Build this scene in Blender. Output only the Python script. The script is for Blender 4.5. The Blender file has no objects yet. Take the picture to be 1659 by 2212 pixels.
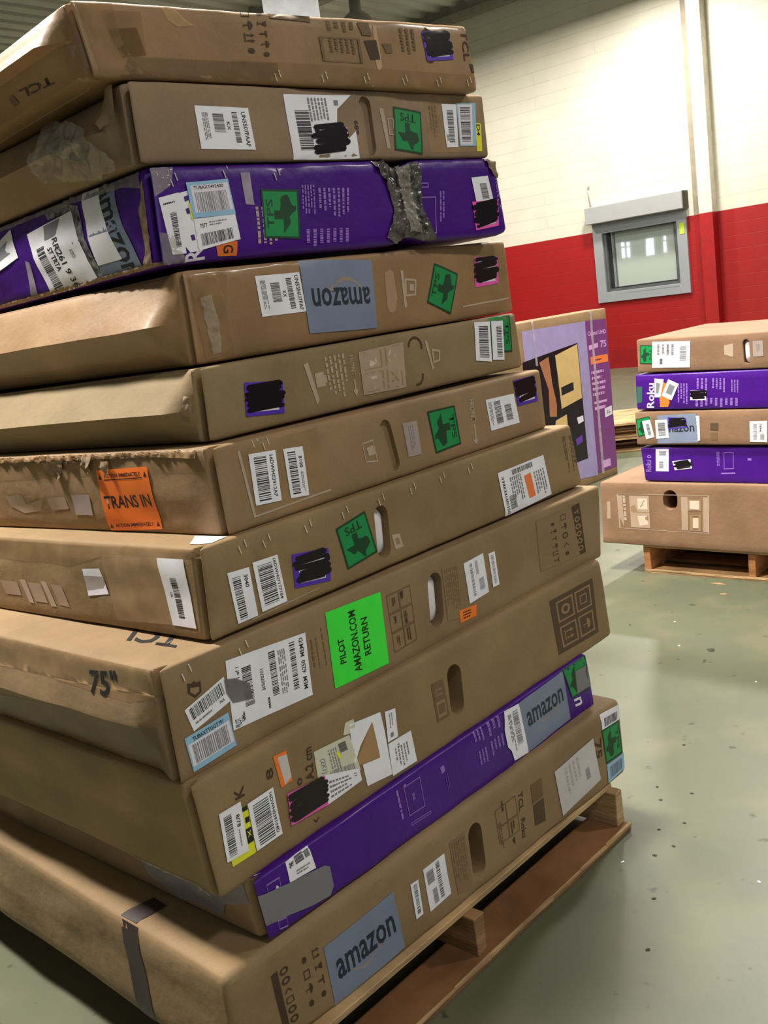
import bpy, bmesh, math, random
from mathutils import Vector, Matrix, noise
from mathutils.geometry import tessellate_polygon
C = bpy.context; SC = C.scene; COL = SC.collection
# ---------------------------------------------------------------- camera
cd = bpy.data.cameras.new('camera'); cam = bpy.data.objects.new('camera', cd); COL.objects.link(cam)
R_ = Vector((0.99089, -0.02669, -0.13203)).normalized(); F_ = Vector((0.0, 0.9801, -0.1985)).normalized()
U_ = Vector((0.13466, 0.19673, 0.9712)).normalized(); R_ = F_.cross(U_).normalized(); U_ = R_.cross(F_).normalized()
M = Matrix((R_, U_, -F_)).transposed().to_4x4(); M.translation = Vector((0, 0, 1.5446)); cam.matrix_world = M
cd.sensor_fit = 'HORIZONTAL'; cd.sensor_width = 36; cd.lens = 2149.6/1659*36; cd.clip_end = 200
SC.camera = cam
SC.view_settings.view_transform = 'Standard'; SC.view_settings.look = 'None'
SC.view_settings.gamma = 1; SC.view_settings.use_curve_mapping = False; SC.view_settings.exposure = 0.42
# ---------------------------------------------------------------- light
wd = bpy.data.worlds.new('world'); SC.world = wd; wd.use_nodes = True
wd.node_tree.nodes['Background'].inputs[0].default_value = (0.95, 0.95, 1.0, 1); wd.node_tree.nodes['Background'].inputs[1].default_value = 0.24
def area(name, loc, target, size, power, col=(1, .94, .85), sy=None):
    l = bpy.data.lights.new(name, 'AREA'); l.energy = power; l.color = col; l.size = size
    if sy: l.shape = 'RECTANGLE'; l.size_y = sy
    o = bpy.data.objects.new(name, l); COL.objects.link(o); o.location = loc
    o.rotation_euler = (Vector(target)-Vector(loc)).to_track_quat('-Z', 'Y').to_euler(); return o
CEIL = 6.35
LAMPS = [(0.2, 3.95, 430), (4.1, 8.6, 330), (4.2, 15.0, 230), (-3.6, 9.0, 330), (-3.2, 3.5, 600), (0.6, 16.4, 200), (2.4, -0.9, 70), (6.5, 3.0, 160)]  # the left wall lamp and the one behind the camera are added fill
for k, (lx, ly, p) in enumerate(LAMPS): area('highbay_and_fill_light', (lx, ly, 5.72), (lx, ly, 0), .5, p)
area('front_fill_light', (3.5, -4.5, 3.2), (1.0, 4, .9), 3.5, 42, (.86, .93, 1.0), 2.2)  # added cool fill for the carton fronts, no window stands here
# ---------------------------------------------------------------- materials
def nd(t, ty, **kw):
    n = t.nodes.new(ty)
    for k, v in kw.items(): setattr(n, k, v)
    return n
MATS = {}
def s2l(c): return tuple(((v/12.92) if v <= .04045 else ((v+.055)/1.055)**2.4) for v in c)
def srgb(r, g, b): return s2l((r/255, g/255, b/255))
def basic(name, col, rough=.6, metal=0, var=.06, scale=8, bump=0, bscale=60, coat=0, alpha=1, spec=.5, col2=None, emis=0):
    if name in MATS: return MATS[name]
    m = bpy.data.materials.new(name); m.use_nodes = True; t = m.node_tree; b = t.nodes['Principled BSDF']
    b.inputs['Roughness'].default_value = rough; b.inputs['Metallic'].default_value = metal
    b.inputs['Specular IOR Level'].default_value = spec
    if coat: b.inputs['Coat Weight'].default_value = coat; b.inputs['Coat Roughness'].default_value = .15
    if alpha < 1: b.inputs['Alpha'].default_value = alpha
    tc = nd(t, 'ShaderNodeTexCoord'); n = nd(t, 'ShaderNodeTexNoise'); n.inputs['Scale'].default_value = scale; n.inputs['Detail'].default_value = 6
    t.links.new(tc.outputs['Object'], n.inputs['Vector'])
    mx = nd(t, 'ShaderNodeMix', data_type='RGBA'); c2 = col2 or tuple(v*(1-var*2.2) for v in col); c1 = tuple(min(1, v*(1+var)) for v in col)
    rp = nd(t, 'ShaderNodeMapRange'); rp.inputs[1].default_value = .35; rp.inputs[2].default_value = .65
    t.links.new(n.outputs[0], rp.inputs[0]); t.links.new(rp.outputs[0], mx.inputs[0])
    mx.inputs[6].default_value = (*c1, 1); mx.inputs[7].default_value = (*c2, 1)
    t.links.new(mx.outputs[2], b.inputs['Base Color'])
    if bump:
        n2 = nd(t, 'ShaderNodeTexNoise'); n2.inputs['Scale'].default_value = bscale; n2.inputs['Detail'].default_value = 4
        t.links.new(tc.outputs['Object'], n2.inputs['Vector'])
        bp = nd(t, 'ShaderNodeBump'); bp.inputs['Strength'].default_value = bump; bp.inputs['Distance'].default_value = .004
        t.links.new(n2.outputs[0], bp.inputs['Height']); t.links.new(bp.outputs[0], b.inputs['Normal'])
    if emis: b.inputs['Emission Color'].default_value = (*col, 1); b.inputs['Emission Strength'].default_value = emis
    MATS[name] = m; return m
def card(name, col, rough=.72, coat=0, stain=.2):
    "corrugated cardboard: mottled kraft colour, faint flutes, a few scuffs"
    if name in MATS: return MATS[name]
    col = tuple(v*.75 for v in col)
    m = basic(name, col, rough, var=.07, scale=5, bump=.35, bscale=35, coat=coat, spec=.3); t = m.node_tree; b = t.nodes['Principled BSDF']
    src = b.inputs['Base Color'].links[0].from_socket; tc = [n for n in t.nodes if n.type == 'TEX_COORD'][0]
    n = nd(t, 'ShaderNodeTexNoise'); n.inputs['Scale'].default_value = 1.9; n.inputs['Detail'].default_value = 8; n.inputs['Roughness'].default_value = .65
    t.links.new(tc.outputs['Object'], n.inputs['Vector'])
    rp = nd(t, 'ShaderNodeMapRange'); rp.inputs[1].default_value = .48; rp.inputs[2].default_value = .75; rp.inputs[4].default_value = stain*2.2
    t.links.new(n.outputs[0], rp.inputs[0])
    n3 = nd(t, 'ShaderNodeTexNoise'); n3.inputs['Scale'].default_value = 260; n3.inputs['Detail'].default_value = 2; t.links.new(tc.outputs['Object'], n3.inputs['Vector'])
    mx = nd(t, 'ShaderNodeMix', data_type='RGBA'); t.links.new(rp.outputs[0], mx.inputs[0]); t.links.new(src, mx.inputs[6]); mx.inputs[7].default_value = (*[v*.5 for v in col], 1)
    mx2 = nd(t, 'ShaderNodeMix', data_type='RGBA', blend_type='MULTIPLY'); mx2.inputs[0].default_value = .22
    t.links.new(mx.outputs[2], mx2.inputs[6]); t.links.new(n3.outputs[0], mx2.inputs[7]); t.links.new(mx2.outputs[2], b.inputs['Base Color'])
    return m
def film(name, col, alpha, rough=.12, bump=.0, bscale=40):
    if name in MATS: return MATS[name]
    m = basic(name, col, rough, alpha=alpha, var=.1, scale=20, bump=bump, bscale=bscale, spec=.6); return m
KRAFT = srgb(186, 148, 106)
card('card_a', srgb(188, 154, 114)); card('card_b', srgb(180, 152, 122)); card('card_c', srgb(174, 150, 110)); card('card_d', srgb(178, 148, 106)); card('card_shiny', srgb(190, 150, 106), .5, .3)
card('card_dirty', srgb(178, 148, 110), stain=.26); card('card_pink', srgb(166, 130, 101))
card('purple', srgb(84, 16, 160), .42, .15, .1)
MATS['purple'].node_tree.nodes['Principled BSDF'].inputs['Coat Weight'].default_value = .15
PM = {
 'paper': (srgb(242, 242, 252), .55), 'paper_y': (srgb(214, 212, 190), .6), 'paper_d': (srgb(205, 200, 200), .6), 'paleblue': (srgb(150, 196, 228), .5), 'yellow': (srgb(235, 232, 50), .5),
 'green': (srgb(8, 142, 74), .45), 'greend': (srgb(50, 96, 88), .5), 'ink_g': (srgb(8, 62, 36), .5), 'neon': (srgb(60, 240, 66), .5), 'orange': (srgb(252, 124, 40), .5), 'orange_d': (srgb(226, 112, 34), .5), 'orange_p': (srgb(246, 128, 66), .5),
 'pink': (srgb(236, 92, 186), .45), 'purple_st': (srgb(84, 46, 186), .45), 'purple_p': (srgb(70, 24, 128), .5), 'marker': (srgb(14, 8, 20), .3), 'ink': (srgb(24, 24, 30), .5), 'ink_b': (srgb(34, 44, 60), .5), 'ink_bb': (srgb(16, 40, 16), .5),
 'white_ink': (srgb(232, 226, 240), .5), 'white_ink2': (srgb(208, 190, 172), .6), 'white_print': (srgb(182, 162, 142), .7), 'white_soft': (srgb(172, 148, 128), .7), 'grey_ink': (srgb(128, 128, 138), .6), 'grey_soft': (srgb(178, 172, 170), .6),
 'brown_ink': (srgb(70, 50, 34), .7), 'brown_ink2': (srgb(86, 66, 46), .7), 'brown_soft': (srgb(114, 90, 64), .7), 'brown_faint': (srgb(138, 112, 82), .7), 'card_ink': (srgb(152, 122, 90), .7), 'tan_ink': (srgb(156, 140, 128), .6),
 'greyst': (srgb(124, 137, 162), .5), 'violet': (srgb(150, 112, 200), .5), 'violet_d': (srgb(104, 56, 168), .5), 'lav': (srgb(220, 168, 226), .5), 'lilac': (srgb(162, 150, 198), .45), 'magenta_p': (srgb(124, 62, 130), .45),
 'blackpic': (srgb(26, 22, 30), .3), 'gold': (srgb(214, 184, 122), .4), 'skin': (srgb(172, 112, 78), .5), 'palecard': (srgb(164, 148, 142), .6), 'duct': (srgb(124, 122, 128), .4), 'strap': (srgb(46, 32, 32), .5), 'blackhole': (srgb(18, 12, 10), .8),
 'card_pale': (srgb(190, 156, 118), .7), 'card_pale2': (srgb(170, 138, 106), .7), 'card_patch': (srgb(172, 134, 92), .7), 'blackwrap': (srgb(60, 58, 66), .3), 'foam': (srgb(226, 222, 226), .7)}
for k, (c, r) in PM.items(): basic(k, c, r, var=.03, scale=14)
film('tape', srgb(176, 142, 102), .38, .16, .3, 18); film('dulltape', srgb(206, 196, 206), .6, .3); film('pouch', srgb(200, 166, 126), .45, .12, .3, 14); film('pouch_o', srgb(196, 160, 112), .22, .14, .2, 14); film('smear', srgb(120, 112, 116), .8, .4)
film('crinkle', srgb(200, 190, 172), .36, .1, 1.0, 60); film('tape_dark', srgb(120, 84, 56), .4, .15, .4, 20); film('tape_glare', srgb(240, 204, 150), .4, .15, .4, 20); film('tape_shade_band', srgb(128, 100, 78), .35, .3)
basic('crinkle_dark', srgb(92, 90, 86), .12, var=.5, scale=30, bump=1.0, bscale=70, coat=.6, col2=srgb(28, 28, 30))  # crumpled clear plastic, its dark reflections mixed into the colour
basic('staple', srgb(236, 226, 206), .2, .2)  # bright glint put into the pale, barely metallic colour
b_ = MATS['blackwrap'].node_tree.nodes
for n in b_:
    if n.type == 'TEX_NOISE': n.inputs['Scale'].default_value = 70
    if n.type == 'MIX': n.inputs[6].default_value = (.01, .01, .015, 1); n.inputs[7].default_value = (.3, .3, .34, 1)
# ---------------------------------------------------------------- object helpers
def put(name, me, mat=None, parent=None, **props):
    o = bpy.data.objects.new(name, me); COL.objects.link(o)
    if mat and me: me.materials.append(MATS[mat] if isinstance(mat, str) else mat)
    if parent: o.parent = parent
    for k, v in props.items(): o[k] = v
    return o
def mesh(vs, fs, smooth=False):
    me = bpy.data.meshes.new('m'); me.from_pydata([tuple(v) for v in vs], [], fs); me.validate(); me.update()
    if smooth:
        for p in me.polygons: p.use_smooth = True
    return me
def empty(name, loc, label, cat, group=None):
    o = bpy.data.objects.new(name, None); COL.objects.link(o); o.location = loc; o['label'] = label; o['category'] = cat; o.empty_display_size = .1
    if group: o['group'] = group
    return o
def bar_mesh(boxes, jit=0, seed=0, bev=0):
    "list of (origin, ex, ey, ez, lx, ly, lz) oriented boxes joined into one mesh"
    vs, fs = [], []; rnd = random.Random(seed)
    for (o, ex, ey, ez, lx, ly, lz) in boxes:
        b = len(vs)
        for k in range(2):
            for j in range(2):
                for i in range(2): vs.append(o+ex*(lx*i)+ey*(ly*j)+ez*(lz*k)+Vector([rnd.uniform(-jit, jit) for _ in range(3)]))
        fs += [(b, b+2, b+3, b+1), (b+4, b+5, b+7, b+6), (b, b+1, b+5, b+4), (b+2, b+6, b+7, b+3), (b, b+4, b+6, b+2), (b+1, b+3, b+7, b+5)]
    me = mesh(vs, fs)
    if bev:
        bm = bmesh.new(); bm.from_mesh(me); bmesh.ops.bevel(bm, geom=bm.edges[:], offset=bev, segments=1, affect='EDGES', clamp_overlap=True); bm.to_mesh(me); bm.free()
    return me
X, Y, Z = Vector((1, 0, 0)), Vector((0, 1, 0)), Vector((0, 0, 1))
# ---------------------------------------------------------------- text glyphs
_tc = {}
def glyphs(s):
    if s in _tc: return _tc[s]
    cu = bpy.data.curves.new('t', 'FONT'); cu.body = s; cu.offset = .018; cu.resolution_u = 2; cu.fill_mode = 'FRONT'
    o = bpy.data.objects.new('t', cu); COL.objects.link(o); dg = C.evaluated_depsgraph_get(); dg.update()
    me = o.evaluated_get(dg).to_mesh(); vs = [tuple(v.co[:2]) for v in me.vertices]; fs = [tuple(p.vertices) for p in me.polygons]
    o.evaluated_get(dg).to_mesh_clear(); bpy.data.objects.remove(o); bpy.data.curves.remove(cu)
    x0 = min(v[0] for v in vs); x1 = max(v[0] for v in vs); y0 = min(v[1] for v in vs); y1 = max(v[1] for v in vs)
    vs = [((x-x0)/(x1-x0), (y-y0)/(y1-y0)) for x, y in vs]; _tc[s] = (vs, fs); return _tc[s]
TEXAS = [(.36, 0), (.58, 0), (.58, .26), (.72, .31), (.9, .32), (.95, .38), (1, .6), (.93, .68), (.76, .78), (.7, .86), (.72, 1), (.6, .97), (.52, .8), (.42, .66), (.3, .72), (.2, .66), (.14, .55), (0, .4), (.36, .4)]
BOX={1: ([[-0.4352,2.0329,2.0455],[0.3906,2.7321,2.0585],[-0.4526,2.0194,2.1816],[0.3725,2.7181,2.2164]],[-0.6461,0.7632,-0.0066],1.5),2: ([[-0.3807,2.0563,1.8844],[0.4089,2.8022,1.9019],[-0.3787,2.0605,2.0393],[0.4086,2.8042,2.0629]],[-0.6865,0.7271,-0.0106],1.5),3: ([[-0.3738,2.0589,1.6846],[0.4424,2.8204,1.6977],[-0.3701,2.0667,1.8792],[0.4262,2.8098,1.9008]],[-0.6819,0.7312,-0.0162],1.5),4: ([[-0.333,2.0384,1.4831],[0.4521,2.9188,1.4877],[-0.3332,2.0425,1.6704],[0.4468,2.9176,1.689]],[-0.7462,0.6655,-0.0154],1.55),5: ([[-0.3246,1.9689,1.3325],[0.4492,2.854,1.3313],[-0.3229,1.9752,1.4787],[0.4424,2.8508,1.4851]],[-0.7527,0.658,-0.0194],1.55),6: ([[-0.3044,1.9038,1.1518],[0.4959,2.8298,1.1512],[-0.3092,1.9028,1.329],[0.4948,2.833,1.3197]],[-0.7565,0.6538,-0.0168],1.6),7: ([[-0.3568,1.8149,0.9698],[0.591,2.8653,0.9662],[-0.3522,1.8247,1.1523],[0.5652,2.8413,1.1512]],[-0.7423,0.6698,-0.0168],1.7),8: ([[-0.4376,1.7037,0.7414],[0.6154,2.8245,0.7512],[-0.44,1.7044,0.9644],[0.6326,2.8458,0.9611]],[-0.7287,0.6847,-0.01],1.75),9: ([[-0.4029,1.7023,0.499],[0.6216,2.7937,0.5176],[-0.4195,1.6871,0.7454],[0.6014,2.7746,0.7601]],[-0.729,0.6844,-0.0068],1.75),10: ([[-0.3333,1.7471,0.3713],[0.5281,2.6724,0.3527],[-0.346,1.7348,0.507],[0.5106,2.6554,0.5248]],[-0.732,0.6813,-0.0068],1.6),11: ([[-0.4163,1.6616,0.1329],[0.6063,2.6943,0.1282],[-0.4126,1.6633,0.3617],[0.5996,2.6855,0.3656]],[-0.7106,0.7036,0.0063],1.8),25: ([[1.1484,5.2075,0.1592],[2.0596,4.3518,0.1546],[1.1589,5.1976,0.4958],[2.0702,4.3419,0.4967]],[0.6845,0.729,0.0],1.05),24: ([[1.3587,5.0374,0.5017],[2.2699,4.1818,0.4881],[1.3511,5.0446,0.6771],[2.2623,4.1889,0.6818]],[0.6845,0.729,0.0],0.9),23: ([[1.3307,5.0363,0.694],[2.2419,4.1807,0.683],[1.3317,5.0354,0.8659],[2.2429,4.1797,0.8531]],[0.6845,0.729,0.0],0.9),22: ([[1.3442,5.0236,0.8747],[2.2553,4.1681,0.8501],[1.3473,5.0207,1.052],[2.2585,4.1651,1.0336]],[0.6845,0.729,0.0],0.9),21: ([[1.3597,5.0091,1.0611],[2.2707,4.1536,1.0321],[1.3632,5.0058,1.2269],[2.2742,4.1504,1.2018]],[0.6845,0.729,0.0],0.8),30: ([[0.6356,6.5807,0.0],[1.9207,7.9115,0.0],[0.6554,6.6013,1.3204],[1.9406,7.9321,1.3204]],[-0.7193,0.6947,0.0],0.22)}
LAB=[
(1,'f','bordered_sticker','purple_st',2,[[0.8445,0.861],[0.9334,0.8988],[0.933,0.4724],[0.8428,0.4266]],[('PO','white_ink',[(0.14,0.12),(0.86,0.12),(0.86,0.88),(0.14,0.88)]),('SCR','marker',0.1,0.08,0.93,0.9,3,0.8)],'purple bordered sticker scribbled over in black marker',0),
(1,'f','printing',None,1,[[0.341,1.0895],[1.0279,1.0885],[1.0131,0.2727],[0.329,0.3334]],[('T','brown_ink','TCL',0.93,0.2,0.962,0.78,90),('PO','brown_ink',[(0.955,0.83),(0.985,0.83),(0.988,1.0),(0.962,1.0)]),('T','brown_ink','4K UHD',0.745,0.2,0.785,0.86,90),('PO','brown_ink',[(0.478,0.53),(0.53,0.5),(0.535,0.86),(0.495,0.87)]),('PO','brown_soft',[(0.46,0.19),(0.51,0.19),(0.515,0.43),(0.475,0.43)]),('PO','brown_soft',[(0.553,0.56),(0.592,0.55),(0.592,0.72),(0.563,0.73)]),('LN','brown_soft',0.63,0.25,0.71,0.85,3,'h90'),('LN','brown_soft',0.33,0.2,0.45,0.4,4,'h90'),('LN','brown_soft',0.33,0.5,0.44,0.9,5,'h90'),('ICO','brown_ink',0.02,0.03,0.06,0.95,'SUAC',90),('ICO','brown_ink',0.075,0.05,0.11,0.98,'CGTUC',90),('PO','brown_soft',[(0.12,0.02),(0.28,0.05),(0.28,0.25),(0.13,0.22)]),('FR','brown_soft',0.3,0.5,0.46,0.95,0.01)],None,0),
(1,'f','handle_flap','card_pale',0,[[0.7003,0.9148],[0.7102,0.9179],[0.6978,0.3065],[0.6879,0.2551],[0.6814,0.2733],[0.6835,0.4743]],[],'pale oval punched handle flap',1),
(1,'f','packing_tape','tape',0,[[0.0539,0.8843],[0.1306,0.8943],[0.1206,0.3189],[0.057,0.2557]],[],'glossy brown tape strip',0),
(1,'f','packing_tape','tape',0,[[0.3051,0.3268],[0.6217,0.2889],[1.0107,0.2465],[1.0028,0.0256],[0.6084,0.0054],[0.2908,0.0225]],[],'glossy tape strip along the lower edge',1),
(1,'l','printing',None,1,[[0.3808,0.459],[0.1381,0.3482],[0.1424,0.1716],[0.3924,0.2256]],[('T','brown_ink','TCL',0.35,0.25,0.95,0.8,180),('PO','brown_soft',[(0.1,0.4),(0.2,0.32),(0.26,0.95),(0.14,1.0)])],None,0),
(2,'f','address_label','paper',1,[[0.1354,0.7114],[0.2643,0.6964],[0.2655,0.1488],[0.1364,0.1644]],[('T','ink','UN5507FAAF',0.84,0.1,0.92,0.93,90),('BAR','ink',0.3,0.17,0.5,0.6,'h'),('BAR','ink',0.66,0.12,0.76,0.85,'h'),('T','ink','KX',0.54,0.35,0.6,0.55,90),('LN','grey_ink',0.1,0.15,0.22,0.85,4,'h90')],'white product label with barcodes',0),
(2,'f','shipping_label','paper',1,[[0.3601,0.8982],[0.5497,0.918],[0.5047,0.7148],[0.4993,0.5158],[0.5263,0.4586],[0.5296,0.305],[0.5526,0.4124],[0.5546,0.0177],[0.3646,-0.0144]],[],'torn white shipping label',1),
(2,'f','printing',None,2,[[0.3601,0.8982],[0.5497,0.918],[0.5546,0.0177],[0.3646,-0.0144]],[('BAR','ink',0.12,0.24,0.32,0.83,'h'),('LN','grey_ink',0.32,0.05,0.62,0.42,6,'h90'),('SCR','marker',0.36,0.46,0.82,0.88,5,0.9),('PO','grey_ink',[(0.72,0.08),(0.78,0.08),(0.78,0.16),(0.72,0.16)])],None,0),
(2,'f','green_sticker','green',1,[[0.6765,0.7793],[0.7661,0.7011],[0.7572,0.0542],[0.667,0.1261]],[('FR','ink_g',0,0,1,1,0.045),('TEX','ink_g',0.12,0.32,0.88,0.94,0),('T','ink_g','TPS',0.22,0.1,0.78,0.3,180)],'green square sticker with a dark printed map shape',0),
(2,'f','label_pouch','pouch',0,[[0.7832,0.9732],[0.977,0.9544],[0.9763,0.0953],[0.7853,0.0858]],[('LN','brown_soft',0.05,0.2,0.2,0.8,3,'h90')],'clear plastic label pouch',0),
(2,'f','barcode_label','paper',2,[[0.8407,0.826],[0.892,0.8252],[0.8845,0.1645],[0.8436,0.1605]],[('BAR','ink',0.3,0.15,0.75,0.9,'h'),('T','ink','2835',0.1,0.7,0.3,0.85,90)],None,0),
(2,'f','barcode_label','paleblue',2,[[0.8925,0.8433],[0.9647,0.8531],[0.9514,0.1759],[0.8911,0.1774]],[('PO','white_ink',[(0.05,0.03),(0.8,0.03),(0.8,0.97),(0.05,0.97)]),('BAR','ink',0.15,0.1,0.68,0.9,'h')],'pale blue edged barcode label',0),
(2,'f','yellow_strip','yellow',1,[[0.9551,0.5454],[0.9785,0.5336],[0.9731,0.0955],[0.9538,0.0963]],[('T','ink','D4',0.2,0.05,0.8,0.45,90)],None,0),
(2,'f','printing',None,0,[[0.5415,0.8368],[0.6743,0.7595],[0.6733,0.1209],[0.5386,0.1741]],[('T','brown_ink','689',0.08,0.4,0.17,0.7,90),('PO','white_print',[(0.68,0.05),(0.78,0.05),(0.85,0.95),(0.78,0.98)]),('FR','white_print',0.85,0.25,1.0,0.65,0.03)],None,0),
(3,'f','barcode_label','paper',2,[[0.0098,0.6863],[0.0543,0.7304],[0.0538,0.1128],[0.0238,0.113]],[('BAR','ink',0.4,0.3,0.75,0.88,'h'),('T','ink','7B23',0.42,0.66,0.6,0.85,90),('LN','ink',0.15,0.1,0.8,0.16,1,'h')],None,0),
(3,'f','torn_label','paper',1,[[0.053,0.7223],[0.075,0.7433],[0.0772,0.4716],[0.0989,0.4484],[0.0846,0.1264],[0.062,0.1181],[0.049,0.2254]],[],'torn white label',1),
(3,'f','printing',None,2,[[0.053,0.7223],[0.075,0.7433],[0.092,0.1235],[0.062,0.1181]],[('PO','purple_p',[(0.5,0.08),(0.95,0.07),(0.95,0.15),(0.5,0.16)]),('PO','purple_p',[(0.4,0.28),(0.8,0.27),(0.8,0.36),(0.45,0.37)]),('PO','yellow',[(0.75,0.2),(0.95,0.2),(0.85,0.5),(0.7,0.45)]),('PO','purple_p',[(0.3,0.72),(0.6,0.71),(0.6,0.8),(0.35,0.81)]),('PO','yellow',[(0.6,0.9),(0.95,0.85),(0.95,0.98),(0.7,1.0)])],None,0),
(3,'f','barcode_label','paleblue',4,[[0.0733,0.8278],[0.1706,0.8466],[0.1742,0.4711],[0.0788,0.4627]],[('PO','white_ink',[(0.08,0.1),(0.97,0.1),(0.97,0.86),(0.08,0.86)]),('T','ink','TUBAXT492400',0.15,0.12,0.85,0.22,0),('BAR','grey_ink',0.15,0.3,0.9,0.85,'v')],'pale blue bordered barcode label',0),
(3,'f','barcode_label','paper',3,[[0.0803,0.4537],[0.1728,0.4768],[0.1761,0.2061],[0.0809,0.1278]],[('BAR','ink',0.1,0.5,0.85,0.9,'v'),('T','ink','7377',0.12,0.18,0.3,0.32,0),('LN','grey_ink',0.35,0.12,0.8,0.3,2,'h')],None,0),
(3,'f','printing',None,0,[[0.0479,0.1322],[0.0955,0.174],[0.0966,0.0349],[0.0498,0.0204]],[('T','white_ink','R',0,0,0.9,1,-90)],None,0),
(3,'f','orange_sticker','orange_d',1,[[0.1205,0.1821],[0.1696,0.1907],[0.1645,0.0421],[0.12,0.0514]],[('T','ink','G',0.3,0.2,0.8,0.8,90)],None,0),
(3,'f','tape_strip','dulltape',1,[[0.2048,0.9026],[0.2274,0.9049],[0.2229,0.5559],[0.203,0.5695]],[],'frosted tape strip',0),
(3,'f','green_sticker','green',1,[[0.2458,0.7264],[0.3406,0.6992],[0.3259,0.1543],[0.2333,0.1963]],[('FR','ink_g',0,0,1,1,0.045),('TEX','ink_g',0.3,0.1,0.92,0.9,-90),('T','ink_g','TPS',0.1,0.2,0.28,0.8,-90)],'green square sticker with a dark printed map shape',0),
(3,'f','printing',None,0,[[0.2173,0.8079],[0.498,0.7635],[0.4672,0.0216],[0.2033,0.0418]],[('LN','white_print',0.03,0.35,0.24,0.95,4,'h90'),('LN','violet',0.48,0.05,0.62,0.6,5,'h90'),('LN','violet',0.64,0.1,0.98,0.55,7,'h90'),('LN','violet',0.5,0.7,0.98,0.98,7,'h90')],None,0),
(3,'f','printing',None,0,[[0.6606,0.7598],[0.8009,0.7391],[0.7749,0.0692],[0.6478,0.0879]],[('FR','violet',0.03,0.05,0.55,0.14,0.02),('FR','violet',0.22,0.3,0.72,0.97,0.02),('T','violet','x',0.15,0.6,0.25,0.72,0),('LN','violet',0.8,0.2,0.95,0.95,2,'h90')],None,0),
(3,'f','barcode_label','paper',2,[[0.8952,0.7595],[0.9578,0.7741],[0.9644,0.4585],[0.8989,0.4605]],[('BAR','ink',0.4,0.28,0.8,0.92,'h')],None,0),
(3,'f','bordered_sticker','pink',2,[[0.8839,0.4567],[0.9824,0.4666],[0.9683,0.1271],[0.8805,0.094]],[('PO','white_ink',[(0.14,0.12),(0.86,0.12),(0.86,0.88),(0.14,0.88)]),('SCR','marker',0.1,0.08,0.93,0.9,6,0.95)],'pink bordered sticker scribbled over in black marker',0),
(3,'f','printing',None,0,[[0.981,0.8408],[1.0121,0.8372],[1.0012,0.3087],[0.9739,0.3034]],[('T','violet','FRONT <',0.15,0.08,0.7,0.95,90)],None,0),
(3,'l','shipping_label','paper',3,[[0.545,0.7666],[0.3192,0.8489],[0.2595,0.0645],[0.4794,-0.0255]],[('BAR','ink',0.12,0.28,0.3,0.93,'h'),('T','ink','RR261 9 36',0.5,0.25,0.62,1.0,90),('T','ink','ST TRTA',0.36,0.35,0.46,0.7,90),('PO','grey_ink',[(0.4,0.02),(0.75,0.02),(0.6,0.22),(0.35,0.22)]),('T','grey_ink','KSO',0.75,0.5,0.82,0.62,90)],'white shipping label with a tall barcode',0),
(3,'l','logo_sticker','greyst',1,[[0.2596,1.0469],[0.1475,1.0879],[0.0669,-0.0476],[0.2345,-0.0476]],[('T','ink','amazon',0.5,0.08,0.85,0.97,90)],'grey sticker with dark lettering',0),
(3,'l','white_strip','paper',2,[[0.2712,0.9863],[0.2037,0.9916],[0.1436,0.1814],[0.2408,0.1801]],[],None,0),
(3,'l','torn_wrap','blackwrap',1,[[0.4756,1.039],[0.4214,1.0176],[0.2864,0.8738],[0.2721,0.5696],[0.232,0.0277],[0.2822,0.0053],[0.3242,0.4267],[0.3192,0.8489],[0.4344,0.8387]],[],'crumpled black and white wrapping',1),
(3,'l','barcode_label','paper',2,[[0.7843,0.6965],[0.6447,0.9038],[0.6068,0.5392],[0.7672,0.4057]],[('PO','grey_ink',[(0.2,0.25),(0.8,0.25),(0.8,0.7),(0.2,0.7)])],None,0),
(3,'l','tape_strip','dulltape',2,[[0.5717,0.4768],[0.5515,0.4419],[0.5573,-0.0602],[0.5969,-0.0373]],[],None,0),
(4,'f','address_label','paper',1,[[0.1623,0.8674],[0.2775,0.8655],[0.2798,0.4098],[0.1656,0.4111]],[('T','ink','UN55NU7FAF',0.86,0.06,0.95,0.95,90),('BAR','ink',0.3,0.2,0.5,0.68,'h'),('BAR','ink',0.66,0.12,0.78,0.9,'h'),('T','ink','KX',0.54,0.42,0.62,0.58,90),('LN','grey_ink',0.08,0.12,0.2,0.9,4,'h90')],'white product label with barcodes',0),
(4,'f','logo_sticker','greyst',2,[[0.2814,0.9988],[0.4925,0.9148],[0.483,0.0811],[0.2788,0.1498]],[('T','ink_b','amazon',0.1,0.38,0.93,0.64,180),('SMI','tan_ink',0.38,0.24,0.82,0.42,180)],'grey sticker with inverted lettering',0),
(4,'f','printing',None,0,[[0.5295,0.8108],[0.636,0.6975],[0.6201,0.2871],[0.5259,0.2478]],[('PO','white_print',[(0.5,0),(0.58,0.0),(0.68,0.98),(0.6,1)]),('FR','white_print',0.62,0.2,1.0,0.7,0.06),('PO','white_print',[(0.78,0.35),(0.92,0.35),(0.92,0.55),(0.78,0.55)])],None,0),
(4,'f','handle_flap','card_pale2',0,[[0.5299,0.7434],[0.5492,0.7801],[0.5594,0.7305],[0.5623,0.4104],[0.5504,0.2566],[0.5343,0.2316],[0.5247,0.2941]],[],'punched oval handle flap',1),
(4,'f','green_sticker','green',1,[[0.702,0.7986],[0.7822,0.6234],[0.7358,0.1037],[0.6594,0.301]],[('FR','ink_g',0,0,1,1,0.045),('TEX','ink_g',0.3,0.1,0.92,0.9,-90),('T','ink_g','TPS',0.1,0.2,0.28,0.8,-90)],'green square sticker with a dark printed map shape',0),
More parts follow.
